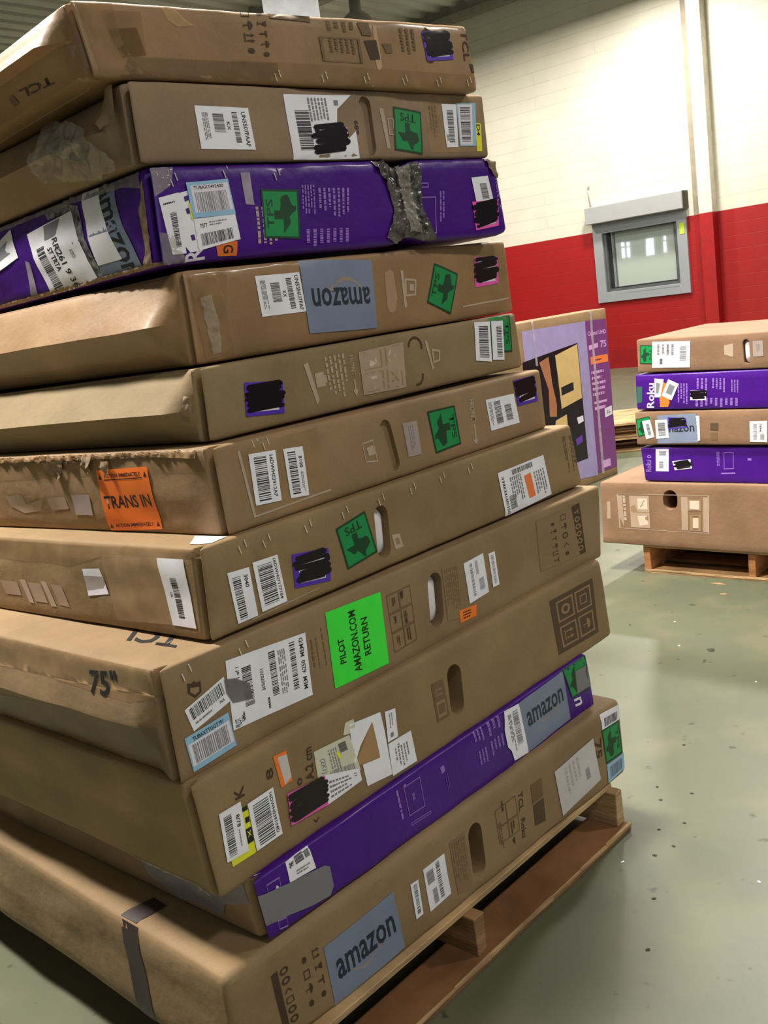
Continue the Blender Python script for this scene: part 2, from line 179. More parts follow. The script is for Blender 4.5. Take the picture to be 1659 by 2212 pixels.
(4,'f','label_pouch','pouch_o',0,[[0.7982,0.9174],[0.9996,0.9118],[0.9816,0.184],[0.784,0.1692]],[('PO','white_print',[(0.0,0.97),(1,0.97),(1,1),(0,1)])],'clear plastic label pouch',0),
(4,'f','bordered_sticker','pink',2,[[0.8569,0.8121],[0.9548,0.7892],[0.9437,0.4226],[0.8443,0.4083]],[('PO','white_ink',[(0.14,0.12),(0.86,0.12),(0.86,0.88),(0.14,0.88)]),('SCR','marker',0.1,0.08,0.93,0.9,8,0.5)],'pink bordered sticker scribbled over in black marker',0),
(4,'f','packing_tape','tape',0,[[0.0077,0.9786],[0.0983,0.9725],[0.082,0.5096],[0.0291,0.0919],[0.009,0.0537]],[],None,1),
(5,'f','bordered_sticker','purple_st',2,[[0.0951,0.6986],[0.1894,0.6176],[0.1819,0.1568],[0.0886,0.2274]],[('PO','white_ink',[(0.14,0.12),(0.86,0.12),(0.86,0.88),(0.14,0.88)]),('SCR','marker',0.1,0.08,0.93,0.9,11,1.0)],'purple bordered sticker scribbled over in black marker',0),
(5,'f','printing',None,0,[[0.2435,0.8187],[0.555,0.8858],[0.5402,0.1032],[0.2502,0.1676]],[('PO','white_print',[(0.02,0.05),(0.06,0.02),(0.1,0.9),(0.07,1.0)]),('FR','white_print',0.1,0.3,0.18,0.62,0.06),('PO','white_print',[(0.1,0.38),(0.2,0.38),(0.2,0.55),(0.1,0.55)]),('LN','white_print',0.2,0.0,0.4,1.0,5,'h90'),('T','white_print','FRONT',0.435,0.08,0.475,0.52,90),('PO','white_print',[(0.45,0.6),(0.465,0.6),(0.465,0.82),(0.485,0.82),(0.458,0.98),(0.43,0.82),(0.45,0.82)]),('PO','white_soft',[(0.53,0.05),(1,0.05),(1,0.98),(0.53,0.98)]),('FR','card_ink',0.56,0.08,0.76,0.47,0.02),('FR','card_ink',0.79,0.08,0.97,0.47,0.02),('FR','card_ink',0.56,0.53,0.76,0.94,0.02),('FR','card_ink',0.79,0.53,0.97,0.94,0.02),('T','card_ink','x',0.83,0.6,0.93,0.82,0),('PO','white_ink2',[(0.64,0.14),(0.7,0.2),(0.7,0.36),(0.64,0.42),(0.6,0.3)]),('PO','white_ink2',[(0.85,0.14),(0.91,0.2),(0.91,0.36),(0.85,0.42),(0.82,0.28)]),('PO','white_ink2',[(0.62,0.62),(0.68,0.62),(0.7,0.86),(0.64,0.86)])],'pale printed handling pictograms',0),
(5,'f','printing',None,0,[[0.6288,0.8213],[0.6806,0.6846],[0.6701,0.3574],[0.631,0.275]],[('PO','white_print',[(0.0,0.05),(0.15,0.0),(0.4,0.95),(0.25,1.0)]),('FR','white_print',0.4,0.25,1.0,0.8,0.1)],None,0),
(5,'f','handle_cutline',None,0,[[0.5698,0.9612],[0.6253,0.9142],[0.6049,0.0602],[0.556,0.1151]],[('ARC','brown_ink',0,0,1,1,0)],None,0),
(5,'f','green_sticker','green',1,[[0.8851,1.0421],[0.9726,0.9785],[0.9597,0.3208],[0.8713,0.3788]],[('FR','ink_g',0,0,1,1,0.045),('TEX','ink_g',0.08,0.1,0.7,0.9,90),('T','ink_g','TPS',0.72,0.2,0.9,0.8,90)],'green square sticker with a dark printed map shape',0),
(5,'f','barcode_label','paper',2,[[0.822,0.9556],[0.884,0.924],[0.8676,0.2262],[0.805,0.3029]],[('BAR','ink',0.25,0.1,0.85,0.92,'h')],None,0),
(5,'f','barcode_label','paper',3,[[0.8887,0.9268],[0.9377,0.8995],[0.9198,0.2088],[0.8724,0.2542]],[('BAR','ink',0.4,0.15,0.85,0.92,'h')],None,0),
(6,'f','label_pouch','pouch_o',0,[[0.0482,0.9012],[0.2363,0.9521],[0.245,0.1374],[0.0584,0.1166]],[('PO','white_print',[(0,0.97),(1,0.97),(1,1),(0,1)]),('PO','white_print',[(0,0),(0.03,0.0),(0.03,0.98),(0,1)])],'clear plastic label pouch',0),
(6,'f','barcode_label','paper',2,[[0.0693,0.8416],[0.1293,0.811],[0.1243,0.2157],[0.0664,0.2497]],[('BAR','ink',0.16,0.08,0.62,0.94,'h'),('T','ink','16DWH03912A7',0.74,0.08,0.88,0.9,90)],None,0),
(6,'f','barcode_label','paper',2,[[0.1469,0.7967],[0.1927,0.7699],[0.1895,0.1712],[0.1457,0.2037]],[('BAR','ink',0.16,0.08,0.58,0.94,'h'),('T','ink','8100',0.7,0.18,0.88,0.42,90),('LN','grey_ink',0.7,0.5,0.85,0.9,2,'h90')],None,0),
(6,'f','printing',None,0,[[0.345,0.6306],[0.3824,0.655],[0.3883,0.2821],[0.3475,0.3281]],[('FR','white_print',0,0.1,0.85,0.95,0.06),('PO','white_print',[(0.25,0.35),(0.75,0.3),(0.8,0.65),(0.3,0.7)])],None,0),
(6,'f','barcode_label','palecard',1,[[0.4683,0.722],[0.5138,0.7061],[0.514,0.2311],[0.4723,0.2432]],[('LN','grey_ink',0.3,0.1,0.7,0.9,3,'h90')],None,0),
(6,'f','green_sticker','green',1,[[0.5505,0.7923],[0.6436,0.7866],[0.6509,0.2044],[0.5605,0.1718]],[('FR','ink_g',0,0,1,1,0.045),('TEX','ink_g',0.08,0.1,0.7,0.9,90),('T','ink_g','TPS',0.72,0.2,0.9,0.8,90)],'green square sticker with a dark printed map shape',0),
(6,'f','printing',None,0,[[0.6902,0.8121],[0.7236,0.8042],[0.7223,0.1089],[0.6885,0.1264]],[('T','white_print','FRONT',0.2,0.0,0.75,0.48,90),('PO','white_print',[(0.45,0.55),(0.6,0.55),(0.6,0.88),(0.8,0.88),(0.5,1.0),(0.2,0.88),(0.45,0.88)])],None,0),
(6,'f','address_label','paper',1,[[0.7595,0.7382],[0.8718,0.7202],[0.8838,0.2341],[0.7655,0.2506]],[('BAR','ink',0.25,0.12,0.48,0.85,'h'),('BAR','ink',0.6,0.3,0.82,0.82,'h'),('LN','grey_ink',0.06,0.1,0.18,0.9,3,'h90')],None,0),
(6,'f','bordered_sticker','purple_st',2,[[0.8757,0.9211],[0.9675,0.9233],[0.9709,0.4946],[0.8842,0.5007]],[('PO','white_ink',[(0.14,0.12),(0.86,0.12),(0.86,0.88),(0.14,0.88)]),('SCR','marker',0.1,0.08,0.93,0.9,14,0.75)],'purple bordered sticker scribbled over in black marker',0),
(6,'l','orange_notice','orange',2,[[0.3973,0.7874],[0.212,0.8235],[0.2046,0.0624],[0.3931,0.0172]],[('T','ink','TRANS IN',0.05,0.42,0.93,0.63,0),('T','ink','ACTION IMMEDIATELY',0.14,0.07,0.86,0.13,0),('T','ink','ACTION IMMEDIATELY',0.14,0.88,0.86,0.94,0),('PO','ink',[(0.03,0.15),(0.06,0.07),(0.09,0.15)]),('PO','ink',[(0.91,0.15),(0.94,0.07),(0.97,0.15)]),('PO','ink',[(0.03,0.95),(0.06,0.87),(0.09,0.95)]),('PO','ink',[(0.91,0.95),(0.94,0.87),(0.97,0.95)]),('PO','ink',[(0.12,0.155),(0.88,0.155),(0.88,0.17),(0.12,0.17)])],'orange transfer notice with black lettering',0),
(6,'l','packing_tape','tape',0,[[0.8371,0.9965],[0.0355,0.9783],[0.0305,0.7428],[0.387,0.7337],[0.8648,0.6635]],[],'yellowed tape along the top edge',1),
(6,'l','grey_label','palecard',1,[[0.5149,0.4799],[0.4415,0.4904],[0.4416,0.2188],[0.5166,0.2135]],[],None,0),
(6,'l','printing',None,0,[[0.8152,0.4815],[0.5149,0.4799],[0.5269,0.2128],[0.8227,0.1919]],[('PO','white_soft',[(0.05,0.1),(0.3,0.0),(0.35,0.5),(0.6,0.2),(0.55,0.8),(0.3,0.95),(0.1,0.6)]),('PO','white_soft',[(0.65,0.2),(0.9,0.1),(0.95,0.7),(0.7,0.8)])],None,0),
(7,'f','barcode_label','paper',2,[[0.0397,0.6571],[0.0801,0.6432],[0.0853,0.088],[0.0475,0.0835]],[('BAR','ink',0.15,0.12,0.52,0.95,'h'),('T','ink','3040',0.68,0.12,0.86,0.38,90)],None,0),
(7,'f','barcode_label','paper',2,[[0.0873,0.6743],[0.1365,0.6652],[0.142,0.1129],[0.0937,0.105]],[('BAR','ink',0.15,0.1,0.72,0.92,'h'),('T','ink','16DWH07177104',0.78,0.05,0.9,0.9,90)],None,0),
(7,'f','label_pouch','pouch_o',0,[[0.0412,0.844],[0.2057,0.7588],[0.2104,0.11],[0.0513,0.0515]],[('PO','white_print',[(0.15,0.985),(1,0.985),(1,1),(0.15,1)])],None,0),
(7,'f','bordered_sticker','purple_st',2,[[0.1641,0.6079],[0.2412,0.5279],[0.2353,0.1441],[0.1602,0.2165]],[('PO','white_ink',[(0.14,0.12),(0.86,0.12),(0.86,0.88),(0.14,0.88)]),('SCR','marker',0.1,0.08,0.93,0.9,17,0.7)],'purple bordered sticker scribbled over in black marker',0),
(7,'f','green_sticker','green',1,[[0.2645,0.71],[0.336,0.7997],[0.3491,0.256],[0.2753,0.186]],[('FR','ink_g',0,0,1,1,0.045),('TEX','ink_g',0.12,0.32,0.88,0.94,0),('T','ink_g','TPS',0.22,0.1,0.78,0.3,180)],'green square sticker with a dark printed map shape',0),
(7,'f','printing',None,0,[[0.386,0.4032],[0.4109,0.3775],[0.4157,0.1757],[0.39,0.1817]],[('PO','white_print',[(0.15,0.05),(0.95,0.05),(0.95,0.95),(0.15,0.95)]),('PO','card_ink',[(0.35,0.3),(0.75,0.3),(0.75,0.7),(0.35,0.7)])],None,0),
(7,'f','shipping_label','paper',2,[[0.7111,0.6609],[0.875,0.6801],[0.8763,0.0552],[0.7107,0.0086]],[('BAR','ink',0.05,0.12,0.1,0.98,'h'),('BAR','ink',0.28,0.05,0.72,0.17,'v'),('PO','orange_p',[(0.5,0.3),(0.65,0.28),(0.66,0.85),(0.52,0.85)]),('LN','grey_ink',0.2,0.2,0.45,0.9,6,'h90'),('LN','grey_ink',0.7,0.3,0.95,0.95,5,'h90'),('BAR','ink',0.13,0.6,0.26,0.9,'h'),('T','ink','912A5',0.55,0.35,0.62,0.8,90)],'white shipping label with an orange patch',0),
(7,'f','printing',None,0,[[0.9439,0.86],[1.0104,0.8125],[0.995,0.1623],[0.9399,0.208]],[('LN','brown_soft',0.2,0.0,0.4,1,2,'h90'),('LN','brown_soft',0.6,0.0,0.9,1,3,'h90')],None,0),
(7,'l','label_pouch','pouch',0,[[0.3291,0.8612],[0.134,0.8776],[0.1163,0.1354],[0.3082,0.0932]],[],'clear plastic label pouch',0),
(7,'l','shipping_label','paper',1,[[0.1358,0.8734],[0.054,0.88],[0.0401,0.1306],[0.1148,0.1325]],[('BAR','ink',0.35,0.28,0.6,0.88,'h'),('T','ink','UR',0.2,0.5,0.28,0.58,90)],'white label with a tall barcode',0),
(7,'l','torn_label','paper',1,[[0.4097,0.6758],[0.3445,0.6991],[0.3248,0.3942],[0.4032,0.349]],[('PO','grey_soft',[(0.02,0.25),(0.98,0.32),(0.96,0.75),(0.02,0.8)])],None,0),
(7,'l','printing',None,0,[[0.7866,0.4509],[0.5008,0.4714],[0.487,0.1417],[0.7785,0.1811]],[('PO','white_soft',[(0.0,0.1),(0.28,0.15),(0.3,0.75),(0.05,0.8)]),('PO','white_print',[(0.33,0.0),(0.42,0.0),(0.47,1),(0.4,1)]),('PO','white_soft',[(0.45,0.1),(0.64,0.1),(0.68,0.9),(0.5,0.9)]),('PO','white_print',[(0.66,0.0),(0.74,0.0),(0.8,1),(0.72,1)]),('PO','white_soft',[(0.8,0.1),(0.97,0.1),(1.0,0.9),(0.85,0.9)])],None,0),
(7,'l','packing_tape','tape',0,[[0.7801,0.9595],[0.4611,0.968],[0.0063,0.9895],[0.0051,0.8928],[0.3378,0.8354],[0.4615,0.7016],[0.7947,0.7202]],[],'tape along the top edge',1),
(7,'t','white_label','paper',1,[[0.0176,0.059],[0.0575,0.1118],[0.0619,0.0227],[0.0208,0.0108]],[],None,0),
(8,'f','printing',None,0,[[0.0326,0.8271],[0.0542,0.7994],[0.0518,0.6411],[0.0306,0.6849]],[('PO','brown_ink',[(0.05,0.1),(0.3,0.16),(0.5,0.05),(0.7,0.16),(0.95,0.1),(0.95,0.7),(0.5,1.0),(0.05,0.7)]),('PO','card_ink',[(0.2,0.4),(0.8,0.4),(0.8,0.65),(0.5,0.82),(0.2,0.65)]),('T','brown_ink','NFL',0.25,0.42,0.75,0.65,-90)],None,0),
(8,'f','barcode_label','paper',1,[[0.0228,0.6026],[0.0872,0.7312],[0.0936,0.502],[0.0303,0.3943]],[('BAR','ink',0.08,0.1,0.9,0.6,'v'),('T','ink','765',0.72,0.7,0.85,0.82,0),('LN','grey_ink',0.1,0.7,0.6,0.85,1,'h')],None,0),
(8,'f','barcode_label','paleblue',2,[[0.0153,0.3716],[0.0841,0.4127],[0.088,0.0977],[0.0196,0.062]],[('PO','white_ink',[(0.03,0.22),(0.97,0.22),(0.97,0.85),(0.03,0.85)]),('T','ink','TUBAXTTGGT791',0.15,0.08,0.85,0.2,0),('BAR','grey_ink',0.1,0.28,0.9,0.82,'v')],'pale blue bordered barcode label',0),
(8,'f','shipping_label','paper',1,[[0.0936,0.8548],[0.2289,0.793],[0.227,0.1813],[0.088,0.2307]],[('BAR','ink',0.17,0.18,0.28,0.75,'h'),('T','ink','305070701',0.38,0.3,0.42,0.62,-90),('BAR','ink',0.5,0.1,0.58,0.76,'h'),('LN','grey_ink',0.61,0.12,0.71,0.86,4,'h90'),('BAR','ink',0.77,0.07,0.84,0.8,'h'),('T','ink','MEM  6250  MEM/D',0.9,0.05,0.955,0.86,-90),('T','ink','PILOT',0.03,0.86,0.1,0.98,-90),('T','ink','1 of 1',0.1,0.14,0.14,0.3,-90),('LN','ink',0.42,0.75,0.47,0.92,1,'h90'),('LN','ink',0.12,0.8,0.16,0.95,1,'h90'),('T','ink','KM1',0.11,0.84,0.14,0.93,-90)],'large white shipping label with three barcodes',0),
(8,'f','grey_smear','smear',3,[[0.0865,0.7058],[0.1029,0.6774],[0.1245,0.5733],[0.1258,0.4283],[0.107,0.4493],[0.094,0.47],[0.0867,0.5827]],[],'grey tape smear over the labels',1),
(8,'f','printing',None,0,[[0.233,0.7142],[0.2615,0.7786],[0.2654,0.2463],[0.2332,0.3152]],[('LN','brown_soft',0.05,0.05,0.25,1,1,'h90'),('LN','brown_soft',0.4,0.1,0.5,0.9,1,'h90'),('LN','brown_soft',0.8,0.0,0.9,1,1,'h90')],None,0),
(8,'f','return_label','neon',1,[[0.2684,0.896],[0.3809,0.8666],[0.3813,0.1011],[0.2689,0.126]],[('T','ink','PILOT',0.14,0.4,0.25,0.73,-90),('T','ink_bb','AMAZON.COM',0.37,0.1,0.5,0.92,-90),('T','ink_bb','RETURN',0.58,0.25,0.7,0.76,-90),('PO','ink',[(0.215,0.41),(0.222,0.41),(0.232,0.62),(0.225,0.62)])],'bright green return label',0),
(8,'f','printing',None,0,[[0.3921,0.8016],[0.4447,0.8055],[0.4488,0.1883],[0.3961,0.1721]],[('FR','brown_soft',0.0,0.0,0.5,0.33,0.02),('FR','brown_soft',0.5,0.0,1,0.33,0.02),('FR','brown_soft',0,0.33,0.5,0.66,0.02),('FR','brown_soft',0.5,0.33,1,0.66,0.02),('FR','brown_soft',0,0.66,0.5,1,0.02),('FR','brown_soft',0.5,0.66,1,1,0.02),('PO','brown_ink',[(0.55,0.04),(0.68,0.04),(0.65,0.16),(0.58,0.18)]),('LN','brown_ink',0.18,0.08,0.34,0.28,2,'h90'),('T','brown_ink','HDMI',0.6,0.4,0.72,0.62,90),('LN','brown_ink',0.15,0.75,0.3,0.93,2,'h90'),('LN','brown_ink',0.6,0.7,0.78,0.95,2,'h90'),('LN','brown_ink',0.15,0.4,0.3,0.6,1,'h90')],None,0),
(8,'f','printing',None,0,[[0.5208,0.8268],[0.5606,0.8132],[0.5633,0.1569],[0.5253,0.2163]],[('PO','brown_faint',[(0,0),(1,0),(1,1),(0,1)]),('LN','brown_soft',0.08,0.05,0.95,0.95,7,'h90')],None,0),
(8,'f','barcode_label','paper',1,[[0.5748,0.7653],[0.6265,0.7844],[0.6352,0.3025],[0.5834,0.2779]],[('BAR','grey_ink',0.25,0.08,0.38,0.9,'h'),('BAR','grey_ink',0.52,0.08,0.65,0.42,'h'),('BAR','grey_ink',0.6,0.55,0.85,0.85,'h')],None,0),
(8,'f','barcode_label','paper',1,[[0.6406,0.7468],[0.6583,0.7443],[0.6656,0.328],[0.6475,0.3304]],[('BAR','grey_ink',0.3,0.08,0.7,0.92,'h')],None,0),
(8,'f','orange_sticker','orange',1,[[0.5552,0.2634],[0.6006,0.2331],[0.5983,0.1051],[0.5558,0.1156]],[('LN','ink',0.2,0.15,0.8,0.85,3,'h')],None,0),
(8,'f','printing',None,0,[[0.7816,0.8798],[0.9251,0.8818],[0.9417,0.1813],[0.791,0.2204]],[('PO','brown_faint',[(0,0),(1,0),(1,1),(0,1)]),('PO','brown_ink',[(0.8,0.02),(1,0.0),(1,1),(0.86,1)]),('ICO','card_ink',0.83,0.08,0.97,0.95,'TOOOOO',90),('ICO','brown_ink',0.28,0.12,0.42,0.98,'CGTUAT',90),('ICO','brown_ink',0.52,0.05,0.66,0.95,'SUO<C',90)],'dark printed handling symbols',0),
(8,'l','printing',None,1,[[0.2315,0.8901],[0.1348,0.9286],[0.1314,0.6805],[0.2321,0.662]],[('T','ink','75"',0.0,0.0,0.95,0.95,0)],'black printed screen size',0),
(8,'l','packing_tape','tape',0,[[0.6177,0.9823],[0.0073,1.0102],[0.0084,0.778],[0.1008,0.6803],[0.4028,0.7238],[0.6476,0.6902]],[],'tape along the top edge',1),
(8,'t','printing',None,0,[[0.1065,0.3412],[0.1026,0.1312],[0.0631,0.0839],[0.0562,0.2661]],[('T','ink','TCL',0.0,0.0,1,1,180)],'black printed brand lettering',0),
(9,'f','yellow_label','yellow',1,[[0.0622,0.6247],[0.0732,0.6195],[0.0695,0.2067],[0.0299,0.2114],[0.0301,0.2979],[0.0542,0.2747]],[],'bright yellow label underneath',1),
(9,'f','printing',None,2,[[0.0622,0.6247],[0.0732,0.6195],[0.0704,0.3108],[0.059,0.3117]],[('PO','ink',[(0.1,0.0),(0.9,0.0),(0.9,0.12),(0.1,0.12)]),('PO','ink',[(0.3,0.3),(0.9,0.3),(0.9,0.45),(0.3,0.45)]),('PO','ink',[(0.1,0.6),(0.95,0.6),(0.95,1),(0.1,1)]),('T','yellow','X',0.3,0.65,0.75,0.85,90)],None,0),
(9,'f','barcode_label','paper',3,[[0.0284,0.6813],[0.0636,0.6798],[0.0586,0.2596],[0.0234,0.2736]],[('BAR','ink',0.15,0.12,0.5,0.95,'h'),('T','ink','8/78',0.68,0.2,0.85,0.45,90),('LN','grey_ink',0.68,0.5,0.8,0.9,1,'h90')],None,0),
(9,'f','barcode_label','paper',4,[[0.0731,0.6275],[0.1194,0.6348],[0.1163,0.2182],[0.0698,0.2133]],[('BAR','ink',0.15,0.1,0.75,0.94,'h'),('T','ink','16DWH039174D',0.8,0.06,0.92,0.92,90)],None,0),
(9,'f','printing',None,0,[[0.0561,0.8064],[0.2113,0.7772],[0.1909,0.1153],[0.0459,0.1668]],[('T','brown_ink','K',0.02,0.02,0.12,0.16,-90),('T','brown_ink','8',0.38,0.0,0.46,0.14,-90),('T','brown_ink','A.2 cm',0.83,0.0,0.93,0.42,-90),('T','brown_ink','0',0.72,0.32,0.78,0.42,-90),('T','brown_ink','<',0.87,0.95,0.95,1.0,-90)],None,0),
(9,'f','orange_label','orange',1,[[0.132,0.8713],[0.1552,0.8612],[0.1538,0.5914],[0.1333,0.5813]],[('PO','paper_d',[(0.28,0.08),(0.98,0.12),(0.98,0.88),(0.34,0.98)])],'torn orange label',0),
(9,'f','address_label','paper_y',1,[[0.2017,0.7174],[0.2728,0.6859],[0.2776,0.3244],[0.1965,0.4218]],[('T','grey_ink','(2X1)',0.1,0.3,0.25,0.75,90),('LN','grey_ink',0.35,0.15,0.6,0.9,4,'h90'),('PO','yellow',[(0.55,0.3),(0.63,0.28),(0.65,0.5),(0.58,0.5)]),('BAR','ink',0.65,0.1,0.85,0.35,'h'),('BAR','grey_ink',0.3,0.75,0.9,0.92,'v')],'creased off-white label',0),
(9,'f','torn_label','paper',2,[[0.209,0.4724],[0.2752,0.3482],[0.275,0.2313],[0.2048,0.2046]],[('LN','grey_ink',0.1,0.2,0.8,0.9,4,'h'),('T','ink','11',0.82,0.25,0.9,0.45,90)],None,0),
(9,'f','torn_label','paper_y',1,[[0.2703,0.8085],[0.2875,0.8028],[0.287,0.7223],[0.2732,0.6945],[0.2618,0.7099]],[],None,1),
(9,'f','bordered_sticker','pink',4,[[0.1398,0.51],[0.2104,0.468],[0.2038,0.2045],[0.1339,0.2304]],[('PO','white_ink',[(0.14,0.12),(0.86,0.12),(0.86,0.88),(0.14,0.88)]),('SCR','marker',0.1,0.08,0.93,0.9,21,1.0)],'pink bordered sticker scribbled over in black marker',0),
(9,'f','torn_label','paper',1,[[0.2772,0.7734],[0.3403,0.7319],[0.3402,0.543],[0.3365,0.1065],[0.283,0.1459],[0.2836,0.3584],[0.3199,0.328],[0.3207,0.6888],[0.2883,0.5368],[0.2686,0.3944]],[],'torn white label around a brown triangle',1),
(9,'f','label_patch','card_patch',0,[[0.3209,0.6932],[0.3209,0.3251],[0.2668,0.3798]],[],'bare brown triangle left by a torn label',1),
(9,'f','barcode_label','paper',2,[[0.3486,0.71],[0.3706,0.6912],[0.3637,0.4176],[0.3415,0.4198]],[('LN','grey_ink',0.3,0.1,0.7,0.6,2,'h90'),('BAR','ink',0.3,0.75,0.6,0.9,'h')],None,0),
(9,'f','white_label','paper',2,[[0.3408,0.4048],[0.3922,0.403],[0.3914,0.0835],[0.3362,0.0863]],[('LN','grey_ink',0.2,0.25,0.8,0.9,5,'h90'),('T','ink','VX',0.35,0.15,0.45,0.28,90)],None,0),
(9,'f','printing',None,0,[[0.4568,0.7134],[0.487,0.6973],[0.4848,0.3083],[0.4546,0.3082]],[('PO','brown_soft',[(0,0),(1,0),(1,1),(0,1)]),('ICO','card_ink',0.25,0.12,0.8,0.42,'A',90),('FR','card_ink',0.15,0.5,0.85,0.92,0.08)],None,0),
(9,'f','printing',None,0,[[0.8081,0.8426],[0.9591,0.8299],[0.9514,0.1552],[0.8097,0.1839]],[('PO','brown_ink2',[(0,0),(1,0),(1,1),(0,1)]),('FR','card_ink',0.12,0.08,0.5,0.46,0.03),('FR','card_ink',0.55,0.08,0.92,0.46,0.03),('FR','card_ink',0.12,0.54,0.5,0.92,0.03),('FR','card_ink',0.55,0.54,0.92,0.92,0.03),('ICO','card_ink',0.2,0.14,0.42,0.4,'O',90),('ICO','card_ink',0.63,0.14,0.84,0.4,'S',90),('ICO','card_ink',0.2,0.6,0.42,0.86,'A',90),('ICO','card_ink',0.63,0.6,0.84,0.86,'U',90)],'dark printed handling pictograms',0),
(10,'f','duct_tape','duct',2,[[-0.0026,0.7743],[0.0647,0.6648],[0.1402,0.5625],[0.1502,0.4954],[0.1473,0.1714],[0.1357,0.0552],[0.0954,0.0983],[0.0472,0.201],[-0.0126,0.2848]],[],'wide grey duct tape patch',1),
(10,'f','shipping_label','paper',1,[[0.0695,0.9832],[0.1224,1.0029],[0.1233,0.608],[0.0662,0.6564]],[('BAR','ink',0.35,0.05,0.7,0.4,'h'),('BAR','ink',0.75,0.1,0.95,0.4,'h'),('T','ink','TPMS',0.1,0.15,0.3,0.4,-90),('LN','grey_ink',0.3,0.6,0.9,0.85,2,'h')],'white shipping label tucked under the tape',0),
(10,'f','printing',None,0,[[0.0221,0.8609],[0.0499,0.8477],[0.0406,0.0265],[0.0188,0.067]],[('FR','violet',0.0,0.0,1.0,0.22,0.03),('PO','white_ink',[(0.45,0.25),(0.7,0.12),(0.95,0.22)]),('FR','violet',0.2,0.78,1,0.98,0.03)],None,0),
(10,'f','printing',None,0,[[0.3317,0.9781],[0.4162,0.9669],[0.408,0.1651],[0.3278,0.1946]],[('FR','violet',0.3,0.12,0.85,0.75,0.02),('FR','violet',0.3,0.9,1,0.96,0.015),('LN','violet',0.02,0.1,0.15,0.95,1,'h90'),('T','violet','x',0.5,0.35,0.6,0.5,0),('PO','violet',[(0.28,0.1),(0.38,0.06),(0.38,0.14)])],None,0),
(10,'f','printing',None,0,[[0.4562,0.831],[0.4837,0.779],[0.4779,0.2612],[0.4527,0.2757]],[('PO','violet',[(0.1,0.05),(0.5,0.0),(0.55,0.2),(0.15,0.25)]),('LN','violet_d',0.4,0.3,0.8,0.95,2,'h90')],None,0),
(10,'f','printing',None,0,[[0.5671,0.9911],[0.6638,0.9977],[0.6607,0.3727],[0.5621,0.348]],[('LN','violet',0.0,0.0,0.35,0.45,3,'h90'),('LN','violet',0.45,0.0,0.95,0.42,3,'h90'),('LN','violet',0.05,0.55,0.35,1,3,'h90'),('LN','violet',0.45,0.52,0.95,0.95,4,'h90')],None,0),
(10,'f','barcode_label','paper',2,[[0.6751,0.9858],[0.7249,0.9498],[0.7238,0.0652],[0.6728,0.0948],[0.6692,0.2932],[0.6611,0.384],[0.6622,0.685]],[],'torn white barcode label',1),
(10,'f','printing',None,3,[[0.6751,0.9858],[0.7249,0.9498],[0.7238,0.0652],[0.6676,0.114]],[('BAR','grey_ink',0.45,0.08,0.8,0.75,'h'),('LN','grey_ink',0.12,0.1,0.35,0.9,3,'h90')],None,0),
(10,'f','logo_sticker','greyst',1,[[0.7249,0.9498],[0.9002,0.977],[0.895,0.1115],[0.7238,0.0652]],[('T','ink_b','amazon',0.1,0.27,0.92,0.56,0),('SMI','tan_ink',0.3,0.56,0.7,0.68,0)],'grey sticker with dark lettering',0),
(10,'f','green_sticker','green',1,[[0.8995,0.9941],[1.0,1.003],[0.9837,0.401],[0.9161,0.4264]],[('FR','ink_g',0,0,1,1,0.045),('TEX','ink_g',0.08,0.1,0.7,0.9,90),('T','ink_g','TPS',0.72,0.2,0.9,0.8,90)],'green square sticker with a dark printed map shape',0),
(10,'f','duct_tape','duct',2,[[0.9447,0.8273],[0.9988,0.8159],[0.9947,0.4307],[0.9383,0.4449]],[],'small grey tape patch',0),
(10,'f','printing',None,0,[[0.9214,0.3879],[0.9491,0.365],[0.9531,0.2117],[0.9237,0.2466]],[('T','white_ink','u',0,0,1,1,-90)],None,0),
(11,'f','logo_sticker','greyst',1,[[0.1684,0.6611],[0.314,0.7201],[0.3242,0.0805],[0.1745,0.022]],[('T','ink_b','amazon',0.1,0.32,0.93,0.64,0),('SMI','tan_ink',0.28,0.62,0.68,0.76,0)],'grey sticker with dark lettering',0),
(11,'f','printing',None,0,[[0.0717,0.7494],[0.1042,0.7674],[0.1115,0.164],[0.0806,0.1786]],[('PO','brown_ink',[(0,0),(0.35,0),(0.35,1),(0,1)]),('ICO','brown_ink',0.42,0.0,0.95,0.98,'OO<SOO',90)],None,0),
(11,'f','printing',None,0,[[0.1226,0.7536],[0.1639,0.7291],[0.1701,0.1583],[0.1246,0.1762]],[('ICO','brown_ink',0.05,0.0,0.38,1,'CSUC',90),('ICO','brown_ink',0.58,0.0,0.9,0.98,'AGTC',90)],None,0),
(11,'f','barcode_label','paper',2,[[0.3521,0.66],[0.3705,0.6514],[0.3728,0.265],[0.3558,0.2618]],[('BAR','ink',0.3,0.08,0.75,0.92,'h')],None,0),
(11,'f','barcode_label','paper',1,[[0.3842,0.7054],[0.4394,0.7019],[0.4439,0.238],[0.3898,0.2219]],[('BAR','ink',0.1,0.12,0.42,0.42,'h'),('BAR','ink',0.55,0.05,0.72,0.92,'h'),('BAR','ink',0.25,0.58,0.45,0.92,'h')],None,0),
(11,'f','printing',None,0,[[0.4547,0.7667],[0.4961,0.7577],[0.4985,0.1118],[0.4601,0.1681]],[('PO','brown_faint',[(0,0),(1,0),(1,1),(0,1)]),('LN','brown_soft',0.05,0.05,0.9,0.95,6,'h90')],None,0),
